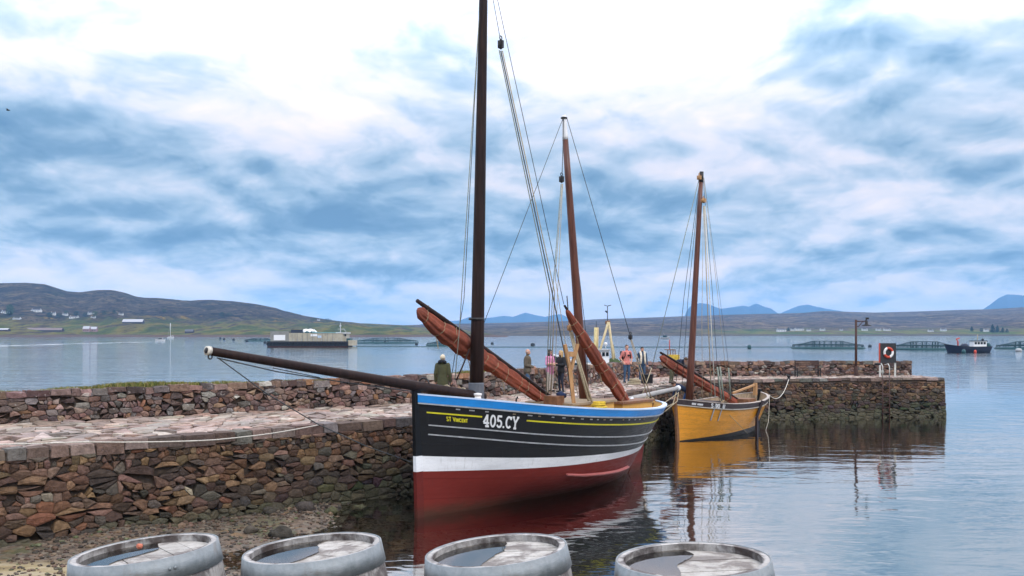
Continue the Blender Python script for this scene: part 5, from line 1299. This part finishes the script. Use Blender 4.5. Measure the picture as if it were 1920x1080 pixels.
for k in range(6): m_.torus((e_.x + random.uniform(-.05, .05), e_.y + random.uniform(-.05, .05), ZD + .04 + k * .04), .30 - .02 * k, .03, None, 20, 6)
tag(m_.build('rope_coil', M_ROPE, None, True), 'tan rope coil lying on the pier deck in front of the salmon shirted man', 'rope')

# ------------------------------------------------------------------ fish farm, boats and buoys out on the water
M_TEAL = plain('dark_teal_net', (.014, .050, .062), .8, var=.2); M_TEAL2 = plain('teal_float', (.020, .075, .085), .6, var=.2)
def fish_pen(label, px, wl, wpx, hpx=14):
    Y = CH * F / (wl - HY); r_ = wpx / F * Y / 2; hh = hpx / F * Y; c_ = at(px, 0, Y + r_ * .8)
    p = thing('fish_pen', label, 'fish pen', (c_.x, c_.y, 0), 0, 'round fish pens moored in the bay')
    m_ = MB(); m_.torus((0, 0, .12), r_, .26, None, 48, 8); m_.torus((0, 0, .12), r_ * .93, .24, None, 48, 8); m_.build('float_collar', M_TEAL2, p, True)
    m_ = MB(); m_.torus((0, 0, hh * .48), r_ * .96, .14, None, 48, 6); m_.build('hand_rail', M_TEAL, p)
    for k in range(20):
        a = 2 * math.pi * k / 20; m_ = MB(); m_.tube([(r_ * math.cos(a), r_ * math.sin(a), .1), (r_ * .96 * math.cos(a), r_ * .96 * math.sin(a), hh * .5)], .07, 5); m_.build('stanchion', M_TEAL, p)
    ri = r_ * .42
    for k in range(8):
        a = 2 * math.pi * (k + .3) / 8; m_ = MB(); m_.tube([(ri * math.cos(a), ri * math.sin(a), .1), (ri * math.cos(a), ri * math.sin(a), hh)], .15, 6); m_.build('net_pole', M_TEAL, p)
    m_ = MB(); m_.torus((0, 0, hh), ri, .07, None, 32, 5)
    for k in range(32):
        a = 2 * math.pi * k / 32; ca, sa = math.cos(a), math.sin(a); sagz = lerp(hh * .48, hh, .38)
        m_.tube([(r_ * .96 * ca, r_ * .96 * sa, hh * .48), (lerp(r_ * .96, ri, .5) * ca, lerp(r_ * .96, ri, .5) * sa, sagz), (ri * ca, ri * sa, hh), (0, 0, hh * .96)], .030, 4)
        m_.tube([(r_ * .97 * ca, r_ * .97 * sa, .1), (r_ * .96 * ca, r_ * .96 * sa, hh * .48)], .036, 4)
    for f_ in (.25, .5, .75): m_.torus((0, 0, lerp(hh * .48, hh, f_ * .85)), lerp(r_ * .96, ri, f_), .018, None, 40, 4)
    for f_ in (.35, .7): m_.torus((0, 0, .1 + hh * .40 * f_), r_ * .965, .022, None, 40, 4)
    m_.build('net', M_TEAL, p); return p
fish_pen('round fish pen with raised dark net, just left of the lamp post', 1552, 654, 134)
fish_pen('round fish pen partly hidden behind the navy workboat', 1733, 656, 116, 15)
fish_pen('round fish pen cut off by the right edge of the picture', 1932, 655, 122, 14)
fish_pen('wide low fish pen to the right of the grey feed barge', 725, 644, 122, 10)
fish_pen('fish pen partly hidden behind the rolled sail of the black boat', 842, 648, 86, 9)
fish_pen('small far fish pen to the left of the grey feed barge', 488, 640, 58, 6)
# feed barge
Yb = CH * F / (650.5 - HY); mpx = Yb / F; c_ = at(585, 0, Yb + 4)
bg_ = thing('feed_barge', 'grey beige feed barge with black fendered hull and white panel at its left end', 'barge', (c_.x, c_.y, 0)); bx_ = lambda px: (px - 585) * mpx; bz = lambda py: (650.5 - py) * mpx
M_BEI = plain('beige_steel', (.40, .36, .27), .6, var=.12, scale=.8, dirt=(.20, .17, .13), dirt_amt=.5); M_BEID = plain('grey_steel', (.22, .22, .20), .6, var=.15, scale=.8)
def bb(nm, x0, x1, y0, y1, mat, d0=-4, d1=4, par=None):
    m_ = MB(); m_.box(((bx_(x0) + bx_(x1)) / 2, (d0 + d1) / 2, (bz(y0) + bz(y1)) / 2), (abs(bx_(x1) - bx_(x0)), d1 - d0, abs(bz(y0) - bz(y1)))); return m_.build(nm, mat, par or bg_)
bh_ = bb('hull', 506, 658, 652, 640, plain('black_barge_hull', (.014, .017, .022), .7)); bb('waterline', 507, 657, 651.5, 649.2, plain('barge_red', (.09, .03, .025), .7), -4.02, -3.9, bh_)
for k in range(26):
    m_ = MB(); m_.torus((bx_(509 + k * 5.8), -4.1, bz(645)), .55, .2, rr_, 12, 6); m_.build('tyre_fender', M_IRON, bh_)
m_ = MB(); m_.prism([(bx_(657), -3.8), (bx_(669), -2.0), (bx_(669), 2.0), (bx_(657), 3.8)], bz(648), bz(638)); m_.build('bow', M_BEI, bg_)
st_ = bb('store', 511, 546, 640, 621, M_BEID, -3.4, 3.4); bb('panel', 517.5, 539, 638, 628, M_WP, -3.46, -3.41, st_)
hs_ = bb('deck_house', 546, 648, 640, 624.5, M_BEI, -3.5, 3.5); bb('sign', 587, 599.5, 630.5, 626.5, M_WP, -3.56, -3.51, hs_); bb('sign', 600, 607, 633.5, 629, plain('pale_blue_sign', (.45, .55, .66), .5), -3.56, -3.51, hs_)
for k in range(9): bb('wall_rib', 552 + k * 9.5, 552.6 + k * 9.5, 639.5, 625, M_BEID, -3.62, -3.51, hs_)
bb('roof', 590, 634, 624.5, 622.8, plain('teal_roof', (.20, .36, .36), .5), -3.6, 3.6, hs_); bb('tank', 549, 570, 624.4, 618, plain('dark_blue_tank', (.018, .026, .045), .6), -2.8, 2.8, hs_)
m_ = MB()
for px, r_ in ((566, .55), (574, .8), (582, .7), (590, .5)): m_.ball((bx_(px), -.8, bz(622.5)), (r_ * 1.5, 1.4, r_ * 1.3), 10, 7, jit=.5)
m_.build('white_sacks', M_WP, hs_, True)
m_ = MB()
for px in (568, 578, 588): m_.ball((bx_(px), -1.6, bz(623.5)), (1.0, 1.0, .5), 10, 6, jit=.4)
m_.build('green_sacks', M_TEAL2, hs_, True)
wh = bb('wheelhouse', 634, 653, 640, 625.2, M_BEI, -3.2, 3.2); bb('wheelhouse_roof', 632.5, 655, 625.2, 623.6, M_WP, -3.5, 3.5, wh)
for px in (635, 640, 645, 650): bb('window', px, px + 3.4, 630.5, 626.4, plain('dark_glass', (.01, .014, .018), .15), -3.26, -3.19, wh)
m_ = MB(); m_.tube([(bx_(639), 0, bz(623.6)), (bx_(639), 0, bz(605))], .12, 6); m_.tube([(bx_(634), 0, bz(617)), (bx_(646), 0, bz(617))], .07, 5); m_.tube([(bx_(650), 0, bz(623)), (bx_(645), 0, bz(616))], .08, 5); m_.ball((bx_(639), 0, bz(611)), .35, 8, 6); m_.build('mast', M_GLINE, wh)
bb('deck_crate', 652, 660, 640, 634.5, M_TEAL2, -2.5, 2)
for k in range(14): m_ = MB(); m_.tube([(bx_(548 + k * 7.5), -3.95, bz(640)), (bx_(548 + k * 7.5), -3.95, bz(635))], .05, 5); m_.build('railing_post', M_GLINE, bg_)
# small floating things
def buoy(px, wl, w, h, mat, label, grp='buoys on the bay'):
    Y = CH * F / (wl - HY); k = Y / F; c_ = at(px, 0, Y); m_ = MB(); m_.lathe([(.001, -.1), (w * k * .42, -.1), (w * k * .5, h * k * .4), (w * k * .38, h * k * .85), (w * k * .12, h * k), (.001, h * k)], 12, (c_.x, c_.y, 0)); tag(m_.build('buoy', mat, None, True), label, 'buoy', grp)
M_BUB = plain('dark_buoy', (.018, .03, .04), .6)
for px, wl, w, h, lab in ((413, 636, 4, 4, 'tiny dark buoy, leftmost of the row left of the barge'), (420, 637.5, 4, 4, 'tiny dark buoy, second of the row left of the barge'), (438, 638.5, 5, 4, 'tiny dark buoy, third of the row left of the barge'), (463, 641, 5, 4, 'dark buoy in front of the small far fish pen'),
        (497, 644, 6, 5, 'dark buoy just left of the feed barge hull'), (722, 643.5, 5, 5, 'dark buoy in front of the pen right of the barge'), (781, 646.5, 6, 4, 'dark buoy between two fish pens beside the rolled sail'), (923, 645.5, 6, 4, 'dark buoy just right of the tall foremast'), (999, 648, 9, 5, 'dark blue buoy above the man in brown jacket'),
        (1149, 651.5, 6, 6, 'teal buoy behind the fishing boat gantry'), (1405, 653.5, 8, 7, 'teal buoy alone right of the yellow boat mast'), (1631, 651, 7, 5, 'dark buoy just right of the lamp post'), (1910, 659, 12, 6, 'pale buoy near the right edge of the picture')):
    buoy(px, wl, w, h, M_BUB if 'pale' not in lab and 'teal' not in lab else (M_GLINE if 'pale' in lab else M_TEAL2), lab)
m_ = MB(); m_.tube([at(900, 0, 291) * 1 + Vector((0, 0, -CH - 624 * 0)) if False else Vector((at(x, 0, 291).x, 291, .06)) for x in (880, 1100, 1300, 1490)], .13, 5); tag(m_.build('mooring_line', M_TEAL2, None), 'dark mooring line floating across the bay behind the pier', 'rope')
m_ = MB(); m_.tube([Vector((at(x, 0, 300).x, 300, .05)) for x in (668, 760, 860)], .12, 5); tag(m_.build('mooring_line', M_TEAL2, None), 'dark mooring line floating right of the feed barge', 'rope')

def small_boat(name, label, cat, px, wl, wpx, free_px, mats, face=1, beam=.32, loc_y=None):
    """double-ended work hull seen from the side; returns root and local helpers (x along, z up)"""
    Y = loc_y or CH * F / (wl - HY); k = Y / F; L_ = wpx * k; c_ = at(px, 0, Y); r_ = thing(name, label, cat, (c_.x, c_.y, 0), 0)
    fz = free_px * k
    hl = Hull(L_, L_ * .04, [(0, .03), (.12, L_ * beam * .32), (.35, L_ * beam * .5), (.75, L_ * beam * .48), (.95, L_ * beam * .40), (1, L_ * beam * .36)], [(0, fz * 1.45), (.3, fz * 1.12), (.6, fz), (1, fz * 1.05)], [(0, -.4), (1, -.5)], [(0, .9), (.3, .5), (1, .4)], stem=L_ * .09)
    xf = Matrix.Translation((-L_ / 2 * face, 0, 0)) @ (Matrix.Identity(4) if face > 0 else Matrix.Rotation(math.pi, 4, 'Z'))
    h_ = hl.band(hl.zk, hl.zr, 8, 24); h_.uv = None; ho = h_.build('hull', mats[0], r_, True, xf=xf)
    d_ = MB(); d_.loft([[hl.pt(u, hl.zr(u) - fz * .25, -1), hl.pt(u, hl.zr(u) - fz * .25, 1)] for u in np.linspace(0, 1, 20)], ring_closed=False); d_.build('deck', M_BEID, r_, xf=xf)
    hl.ribbon(0, 1, lambda u: hl.zr(u), .06 * fz, .04, 20).build('rail', mats[1], ho, xf=xf)
    tz = [hl.pt(1, z, s_) for z, s_ in ((hl.zk(1), -1), (hl.zr(1), -1), (hl.zr(1), 1))]; tm = MB(); tm.add([hl.pt(1, lerp(hl.zk(1), hl.zr(1), j / 6), s_) for j in range(7) for s_ in (-1, 1)], [(2 * j, 2 * j + 1, 2 * j + 3, 2 * j + 2) for j in range(6)]); tm.build('transom', mats[0], ho, xf=xf)
    f = lambda px_, py_: ((px_ - px) * k, CH - (py_ - HY) * k)
    return r_, f, k
def lb(root, f, nm, x0, x1, y0, y1, d, mat, yc=0.0, par=None):
    a, za = f(x0, y0); b, zb = f(x1, y1); m_ = MB(); m_.box(((a + b) / 2, yc, (za + zb) / 2), (abs(b - a), d, abs(zb - za))); return m_.build(nm, mat, par or root)
def lt(root, f, nm, pts, r_, mat, yc=0.0):
    m_ = MB(); m_.tube([(f(x, y)[0], yc, f(x, y)[1]) for x, y in pts], r_, 7); return m_.build(nm, mat, root, True)
M_NAVY = plain('navy_hull', (.010, .018, .045), .5); M_GLASS = plain('cabin_glass', (.012, .018, .022), .12); M_CREAM = plain('cream_steel', (.52, .42, .24), .55, var=.15); M_NET = plain('green_net_pile', (.05, .075, .03), .95, var=.5, scale=8, bump=.8)
# navy workboat
wb, f, k = small_boat('work_boat', 'navy blue workboat with white wheelhouse in front of a fish pen', 'boat', 1813, 660.5, 86, 10.5, (M_NAVY, M_IRON))
w_ = lb(wb, f, 'wheelhouse', 1822, 1846, 651, 640, 2.0, M_WP); lb(wb, f, 'wheelhouse_roof', 1821, 1847.5, 640, 638.7, 2.2, M_IRON, par=w_)
for x in (1823.5, 1829, 1834.5, 1840): lb(wb, f, 'window', x, x + 4, 645.5, 641.2, .05, M_GLASS, -1.02, w_)
lb(wb, f, 'exhaust', 1841, 1844, 638.7, 635, .4, M_IRON); lt(wb, f, 'mast', [(1833, 639), (1833, 627)], .06, M_CREAM); lt(wb, f, 'crane', [(1796, 650), (1796, 640), (1793, 636), (1799, 634)], .16, M_LRED)
m_ = MB(); m_.ball((f(1808, 650)[0], -.2, f(0, 651)[1]), (1.2, .9, .75), 12, 8, jit=.5); m_.build('net_pile', M_NAVY, wb, True); m_ = MB(); m_.ball((f(1852, 648)[0], -.2, f(0, 648)[1]), (.55, .7, .6), 12, 8, jit=.5); m_.build('fish_box_pile', M_TEAL2, wb, True)
buoy(1807, 662, 8, 7, M_TEAL2, 'green buoy floating against the navy workboat'); buoy(1828.5, 662, 5, 6, M_LRED, 'orange red buoy floating against the navy workboat')
# fishing boat moored outside the pier
fb, f, k = small_boat('fishing_boat', 'fishing boat with cream A-frame gantry moored outside the pier wall', 'boat', 1128, 0, 190, 50, (plain('blue_green_hull', (.02, .06, .08), .5), M_WP), loc_y=70)
lt(fb, f, 'gantry', [(1139, 604), (1122, 662), (1118, 690)], .09, M_CREAM, -.6); lt(fb, f, 'gantry', [(1140, 604), (1147, 660), (1149, 690)], .09, M_CREAM, -.6); lt(fb, f, 'gantry', [(1141, 606), (1152, 655), (1157, 690)], .06, M_CREAM, .6); lt(fb, f, 'gantry_head', [(1135, 605), (1144, 604)], .14, M_BRWOOD)
lt(fb, f, 'aerial', [(1139, 604), (1139, 574), (1133, 572)], .03, M_ROPED); lt(fb, f, 'aerial', [(1139, 574), (1146, 572)], .03, M_ROPED); lt(fb, f, 'wind_vane', [(1139, 586), (1135, 583)], .06, M_IRON)
lt(fb, f, 'derrick', [(1117, 614), (1115, 690)], .13, plain('yellow_derrick', (.55, .45, .22), .5)); lt(fb, f, 'derrick', [(1121, 614), (1120, 690)], .06, M_CREAM); lt(fb, f, 'aerial', [(1118, 614), (1118, 602)], .02, M_ROPED)
w_ = lb(fb, f, 'wheelhouse', 1118, 1140, 690, 657, 1.7, M_WP); lb(fb, f, 'wheelhouse_roof', 1117, 1141.5, 657, 655, 1.9, M_GLINE, par=w_)
for x in (1119.5, 1127, 1134): lb(fb, f, 'window', x, x + 5, 667, 660, .05, M_GLASS, -.87, w_)
m_ = MB(); m_.ball((f(1135, 0)[0], -.3, f(0, 645)[1]), .13, 10, 7); m_.tube([(f(1135, 0)[0], -.3, f(0, 655)[1]), (f(1135, 0)[0], -.3, f(0, 645)[1])], .03, 5); m_.build('radar_dome', M_WP, fb, True)
m_ = MB(); m_.ball((f(1149, 0)[0], -.3, f(0, 683)[1]), (.8, .6, .42), 14, 9, jit=.5); m_.build('net_pile', M_NET, fb, True)
lt(fb, f, 'flag_pole', [(1148.5, 690), (1148.5, 650)], .03, M_IRON); lt(fb, f, 'flag', [(1148.5, 658), (1149.5, 662)], .07, M_TEAL2); lb(fb, f, 'fish_box', 1141, 1147, 690, 676, .5, plain('teal_box', (.08, .25, .25), .5), -.4)
# little yellow cabin boat
yb_, f, k = small_boat('cabin_boat', 'small boat with yellow cabin showing above the sea wall behind the yellow boat', 'boat', 1262, 0, 110, 36, (plain('brown_hull', (.10, .05, .03), .5), M_WP), loc_y=66)
w_ = lb(yb_, f, 'cabin', 1252, 1271, 690, 665, 1.4, plain('yellow_cabin', (.60, .40, .05), .5)); lb(yb_, f, 'cabin_roof', 1248.5, 1264, 656.4, 655, 1.2, M_BRWOOD)
for x in (1249.3, 1254, 1259, 1263): lb(yb_, f, 'window_post', x, x + 1.1, 666, 656.4, .1, M_BRWOOD, -.5)
lt(yb_, f, 'mast', [(1255.5, 656), (1255.5, 637)], .03, M_LRED)
# motor boat with wake, yacht, distant launch
mo, f, k = small_boat('motor_boat', 'small white motor boat running across the bay and trailing a wake', 'boat', 300, 639.5, 19, 3, (M_WP, M_GLINE))
lb(mo, f, 'cabin', 297, 305, 637.5, 633.2, 1.4, M_GLINE); lb(mo, f, 'windscreen', 297.6, 304.4, 635.8, 634, 1.46, M_GLASS)
ya, f, k = small_boat('yacht', 'white sailing yacht with bare mast anchored off the left shore', 'yacht', 320, 634.0, 13, 2, (M_WP, M_NAVY), -1)
lt(ya, f, 'mast', [(319.5, 633), (319.5, 606)], .16, M_WP); lt(ya, f, 'boom', [(319.5, 630), (325, 630)], .14, M_WP); lt(ya, f, 'stay', [(319.5, 606), (314.5, 632)], .06, M_GLINE); lb(ya, f, 'cabin', 316, 322, 633, 631.3, 1.5, M_WP)
la, f, k = small_boat('launch', 'tiny grey launch far out, left of the yellow boat mast', 'boat', 1247, 635.5, 17, 3, (M_GLINE, M_WP), -1)
lb(la, f, 'cabin', 1243, 1250, 633.5, 629, 1.5, M_TEAL); lt(la, f, 'mast', [(1246, 629), (1244, 624)], .1, M_GLINE)
m, t = newmat('wake_foam'); q = NT(t); g = q.n('ShaderNodeNewGeometry').outputs['Position']; tr = q.n('ShaderNodeBsdfTransparent'); df = q.n('ShaderNodeBsdfDiffuse'); df.inputs[0].default_value = (.75, .82, .88, 1); mxs = q.n('ShaderNodeMixShader')
q.l(q.smooth(q.noise(g, .35, 4, .6, 0, (.3, 1, 1)), .45, .65, .1, .75), mxs.inputs[0]); q.l(tr.outputs[0], mxs.inputs[1]); q.l(df.outputs[0], mxs.inputs[2]); oo = q.n('ShaderNodeOutputMaterial'); q.l(mxs.outputs[0], oo.inputs[0])
m_ = MB(); ptsw = [(308, 640.2, .5), (285, 641.0, .8), (220, 642.6, 1.0), (120, 645.4, 1.3), (0, 648.8, 1.7), (-60, 650.5, 1.8)]; vs = []
for px, py, w_ in ptsw:
    for dy in (-w_ * .5, w_ * .5): p = onz(px, py + dy, .03); vs.append((p.x, p.y, .03))
m_.add(vs, [(2 * i, 2 * i + 1, 2 * i + 3, 2 * i + 2) for i in range(len(ptsw) - 1)]); tag(m_.build('wake', m, None), 'pale foam wake behind the small motor boat', 'wake', kind='stuff')

# ------------------------------------------------------------------ houses and trees on the far shores
def ground_at(px, py, bv):
    d = (at(px, py, 1000) - Vector((0, 0, CH))).normalized(); hit = bv.ray_cast(Vector((0, 0, CH)), d)
    return hit[0]
M_HW = plain('white_harling', (.60, .60, .58), .8, var=.08); M_SLATE = plain('slate_roof', (.085, .085, .095), .7, var=.15); M_DRK = plain('dark_timber', (.05, .035, .035), .8); M_GROOF = plain('grey_tin_roof', (.38, .38, .40), .6, var=.1); M_PINKW = plain('pinkish_stone_wall', (.30, .19, .18), .8)
def house(px, py, w, h, label, bv, wall=M_HW, roof=M_SLATE, roof_part=.42, grp='houses on the far shores', cat='house', windows=True, chim=True):
    p = ground_at(px, py, bv)
    if p is None: return
    k = p.y / F; W_, H_ = w * k, h * k; D_ = min(W_ * .6, 8); hw = H_ * (1 - roof_part)
    t_ = thing('house' if cat == 'house' else cat.replace(' ', '_'), label, cat, (p.x, p.y + D_ / 2, p.z - .3), 0, grp)
    m_ = MB(); m_.box((0, 0, hw / 2), (W_, D_, hw)); m_.add([(-W_ / 2, -D_ / 2, hw), (-W_ / 2, D_ / 2, hw), (-W_ / 2, 0, H_ * .97), (W_ / 2, -D_ / 2, hw), (W_ / 2, D_ / 2, hw), (W_ / 2, 0, H_ * .97)], [(0, 2, 1), (3, 4, 5)]); m_.build('wall', wall, t_)
    m_ = MB(); o_ = .25; m_.add([(-W_ / 2 - o_, -D_ / 2 - o_, hw - .1), (W_ / 2 + o_, -D_ / 2 - o_, hw - .1), (W_ / 2 + o_, 0, H_), (-W_ / 2 - o_, 0, H_), (-W_ / 2 - o_, D_ / 2 + o_, hw - .1), (W_ / 2 + o_, D_ / 2 + o_, hw - .1)], [(0, 1, 2, 3), (3, 2, 5, 4)]); ro = m_.build('roof', roof, t_)
    if chim:
        for s_ in (-1, 1): m_ = MB(); m_.box((s_ * W_ * .46, 0, H_ + .2), (.7, .7, 1.0)); m_.build('chimney', wall, ro)
    if windows:
        for x in (-.3, 0, .3): m_ = MB(); m_.box((x * W_, -D_ / 2 - .02, hw * .55), (min(1.1, W_ * .1), .08, hw * .4)); m_.build('window' if x else 'door', M_GLASS, t_)
def far_tree(px, py, w, h, label, bv, conifer=False, seed=0):
    p = ground_at(px, py, bv)
    if p is None: return
    k = p.y / F; W_, H_ = w * k, h * k; r_ = random.Random(seed * 7 + 1)
    t_ = thing('conifer_tree' if conifer else 'broadleaf_tree', label, 'tree', (p.x, p.y, p.z - .3), 0, 'trees on the far shores')
    m_ = MB(); m_.tube([(0, 0, 0), (.1, 0, H_ * .35), (0, .1, H_ * .8)], [H_ * .03, H_ * .022, H_ * .008], 6); m_.build('trunk', M_DRK, t_)
    m_ = MB()
    for _ in range(420):
        z = r_.uniform(.12, 1.0); lim = (1 - z) ** .8 * .5 + .04 if conifer else .5 * math.sqrt(max(.02, 1 - ((z - .55) / .47) ** 2))
        a = r_.uniform(0, 6.28); rr = lim * math.sqrt(r_.random()) * (1 + .35 * noise.noise((math.cos(a) * 1.5, math.sin(a) * 1.5, z * 3 + seed)))
        c_ = Vector((math.cos(a) * rr * W_, math.sin(a) * rr * W_, z * H_)); s_ = H_ * r_.uniform(.025, .06); q1 = Vector((r_.gauss(0, 1), r_.gauss(0, 1), r_.gauss(0, 1))).normalized() * s_; q2 = q1.cross(Vector((r_.gauss(0, 1), r_.gauss(0, 1), r_.gauss(0, 1))).normalized())
        m_.add([c_ - q1 - q2, c_ + q1 - q2, c_ + q1 * .6 + q2, c_ - q1 * .6 + q2], [(0, 1, 2, 3)])
    m_.build('crown', M_LEAFD if (conifer or seed % 3) else M_LEAFM, t_)
M_LEAFD = plain('dark_evergreen', (.020, .038, .026), .9, var=.3, scale=.5); M_LEAFM = plain('mid_green_leaves', (.045, .075, .025), .9, var=.3, scale=.5)
BL, BR = LANDS['hill'], LANDS['moorland']
for px, py, w, h, lab in ((9, 588, 15, 6, 'white cottage at the left edge of the picture, left of the big dark tree'), (66, 585, 17, 6, 'white cottage on the left hillside between the big tree and the tree clump'), (99, 591, 8, 6, 'small white house at the left end of the hillside tree clump'), (121, 592, 9, 5, 'white house in the middle of the hillside tree clump'), (137, 597, 15, 5, 'long white house below the hillside tree clump'),
        (169, 590, 11, 5, 'white house near the right of the hillside tree clump'), (174, 597, 8, 4, 'small white house below the right end of the tree clump'), (226, 591, 8, 4, 'lone white cottage right of the hillside tree clump'), (30, 599, 13, 4, 'pale low house beneath the big dark tree on the left shore'), (597, 601, 5, 3, 'tiny white cottage between two trees on the low ridge')):
    house(px, py, w, h, lab, BL, roof=M_SLATE, roof_part=.34)
house(248, 606, 38, 8, 'long low barn with pale grey roof on the left hillside', BL, M_DRK, M_GROOF, .62, 'farm sheds on the left shore', 'barn', False, False)
house(82, 622, 66, 8, 'long brown shed with dark openings along the left shore', BL, M_DRK, plain('brown_roof', (.16, .12, .11), .7), .55, 'farm sheds on the left shore', 'shed', False, False)
house(4, 621, 20, 6, 'low grey roofed shed at the left edge by the shore', BL, M_DRK, M_GROOF, .4, 'farm sheds on the left shore', 'shed', False, False)
house(161, 622, 12, 11, 'pinkish gabled house on the left shore, left one of the pair', BL, M_PINKW, M_GROOF, .45); house(174, 622, 13, 10, 'pinkish gabled house on the left shore, right one of the pair', BL, M_PINKW, M_GROOF, .45)
house(354, 625, 15, 8, 'small dark boat shed on the shore right of the yacht', BL, M_DRK, M_SLATE, .5, 'farm sheds on the left shore', 'boat shed', False, False)
for px, py, w, h, lab in ((1466, 622, 16, 6, 'low white house at the left end of the far village'), (1487, 620, 7, 4, 'tiny white house second from the left in the far village'), (1500, 620, 15, 5, 'long white house third from the left in the far village'), (1517, 621, 7, 4, 'tiny white house fourth from the left in the far village'), (1543, 620, 9, 4, 'white house above the middle of the left fish pen'),
        (1578, 620, 5, 3, 'tiny pale house just left of the lamp post'), (1622, 620, 10, 4, 'white house just right of the lamp post'), (1648, 620, 9, 4, 'white house directly above the lifebuoy board'), (1664, 620, 12, 4, 'white house above the right part of the lifebuoy board'), (1746, 622, 9, 4, 'pale house left of the navy workboat'), (1770, 621, 10, 5, 'white house above the bow of the navy workboat'), (1850, 622, 8, 5, 'white house beside the conifers at the right shore')):
    house(px, py, w, h, lab, BR, roof_part=.34)
for i, (px, py, w, h, cf, lab) in enumerate(((19, 592, 15, 21, 0, 'big dark tree standing alone at the left edge of the shore'), (93, 596, 12, 11, 0, 'dark tree at the left end of the hillside clump'), (110, 596, 13, 9, 0, 'low dark tree second in the hillside clump'), (124, 589, 10, 7, 0, 'dark tree on the upper side of the hillside clump'), (143, 592, 13, 9, 0, 'dark tree in the middle of the hillside clump'), (160, 594, 12, 8, 0, 'dark tree right of the middle in the hillside clump'), (178, 592, 12, 9, 0, 'round tree near the right end of the hillside clump'), (196, 590, 13, 8, 0, 'tree at the right end of the hillside clump'), (214, 588, 10, 7, 1, 'pointed tree right of the hillside clump'),
        (308, 585, 10, 6, 0, 'lone dark bush high on the left hillside'), (416, 593, 12, 8, 0, 'left tree of a pair on the slope above the bowsprit'), (430, 593, 14, 7, 0, 'right tree of a pair on the slope above the bowsprit'), (588, 602, 14, 6, 0, 'dark tree on the low ridge left of the tiny cottage'), (614, 604, 16, 7, 0, 'dark tree on the low ridge right of the tiny cottage'),
        (1478, 621, 6, 8, 1, 'pointed dark tree in the far village'), (1822, 622, 8, 10, 1, 'conifer above the wheelhouse of the navy workboat'), (1840, 622, 7, 7, 0, 'low tree between workboat and right conifers'), (1861, 624, 10, 16, 1, 'tall conifer, left of the group on the right shore'), (1870, 624, 9, 14, 1, 'tall conifer, second of the group on the right shore'), (1880, 624, 10, 10, 1, 'shorter conifer, third of the group on the right shore'), (1888, 624, 8, 8, 1, 'shortest conifer, right end of the group on the right shore'))):
    far_tree(px, py, w, h, lab, BL if px < 900 else BR, cf, i)
# a bird in the sky
b_ = at(15, 207, 60); bd = thing('bird', 'small dark bird flying high at the left edge of the sky', 'bird', b_)
m_ = MB(); m_.tube([(-.12, 0, 0), (-.05, 0, .01), (.06, 0, .01), (.13, 0, .0)], [.008, .032, .036, .012], 8); m_.build('body', M_IRON, bd, True)
for s_ in (-1, 1): m_ = MB(); m_.add([(-.05, 0, .015), (.06, 0, .02), (.05, s_ * .14, .08), (-.02, s_ * .26, .05), (-.06, s_ * .12, .06)], [(0, 1, 2, 3, 4)]); m_.build('wing', M_IRON, bd)
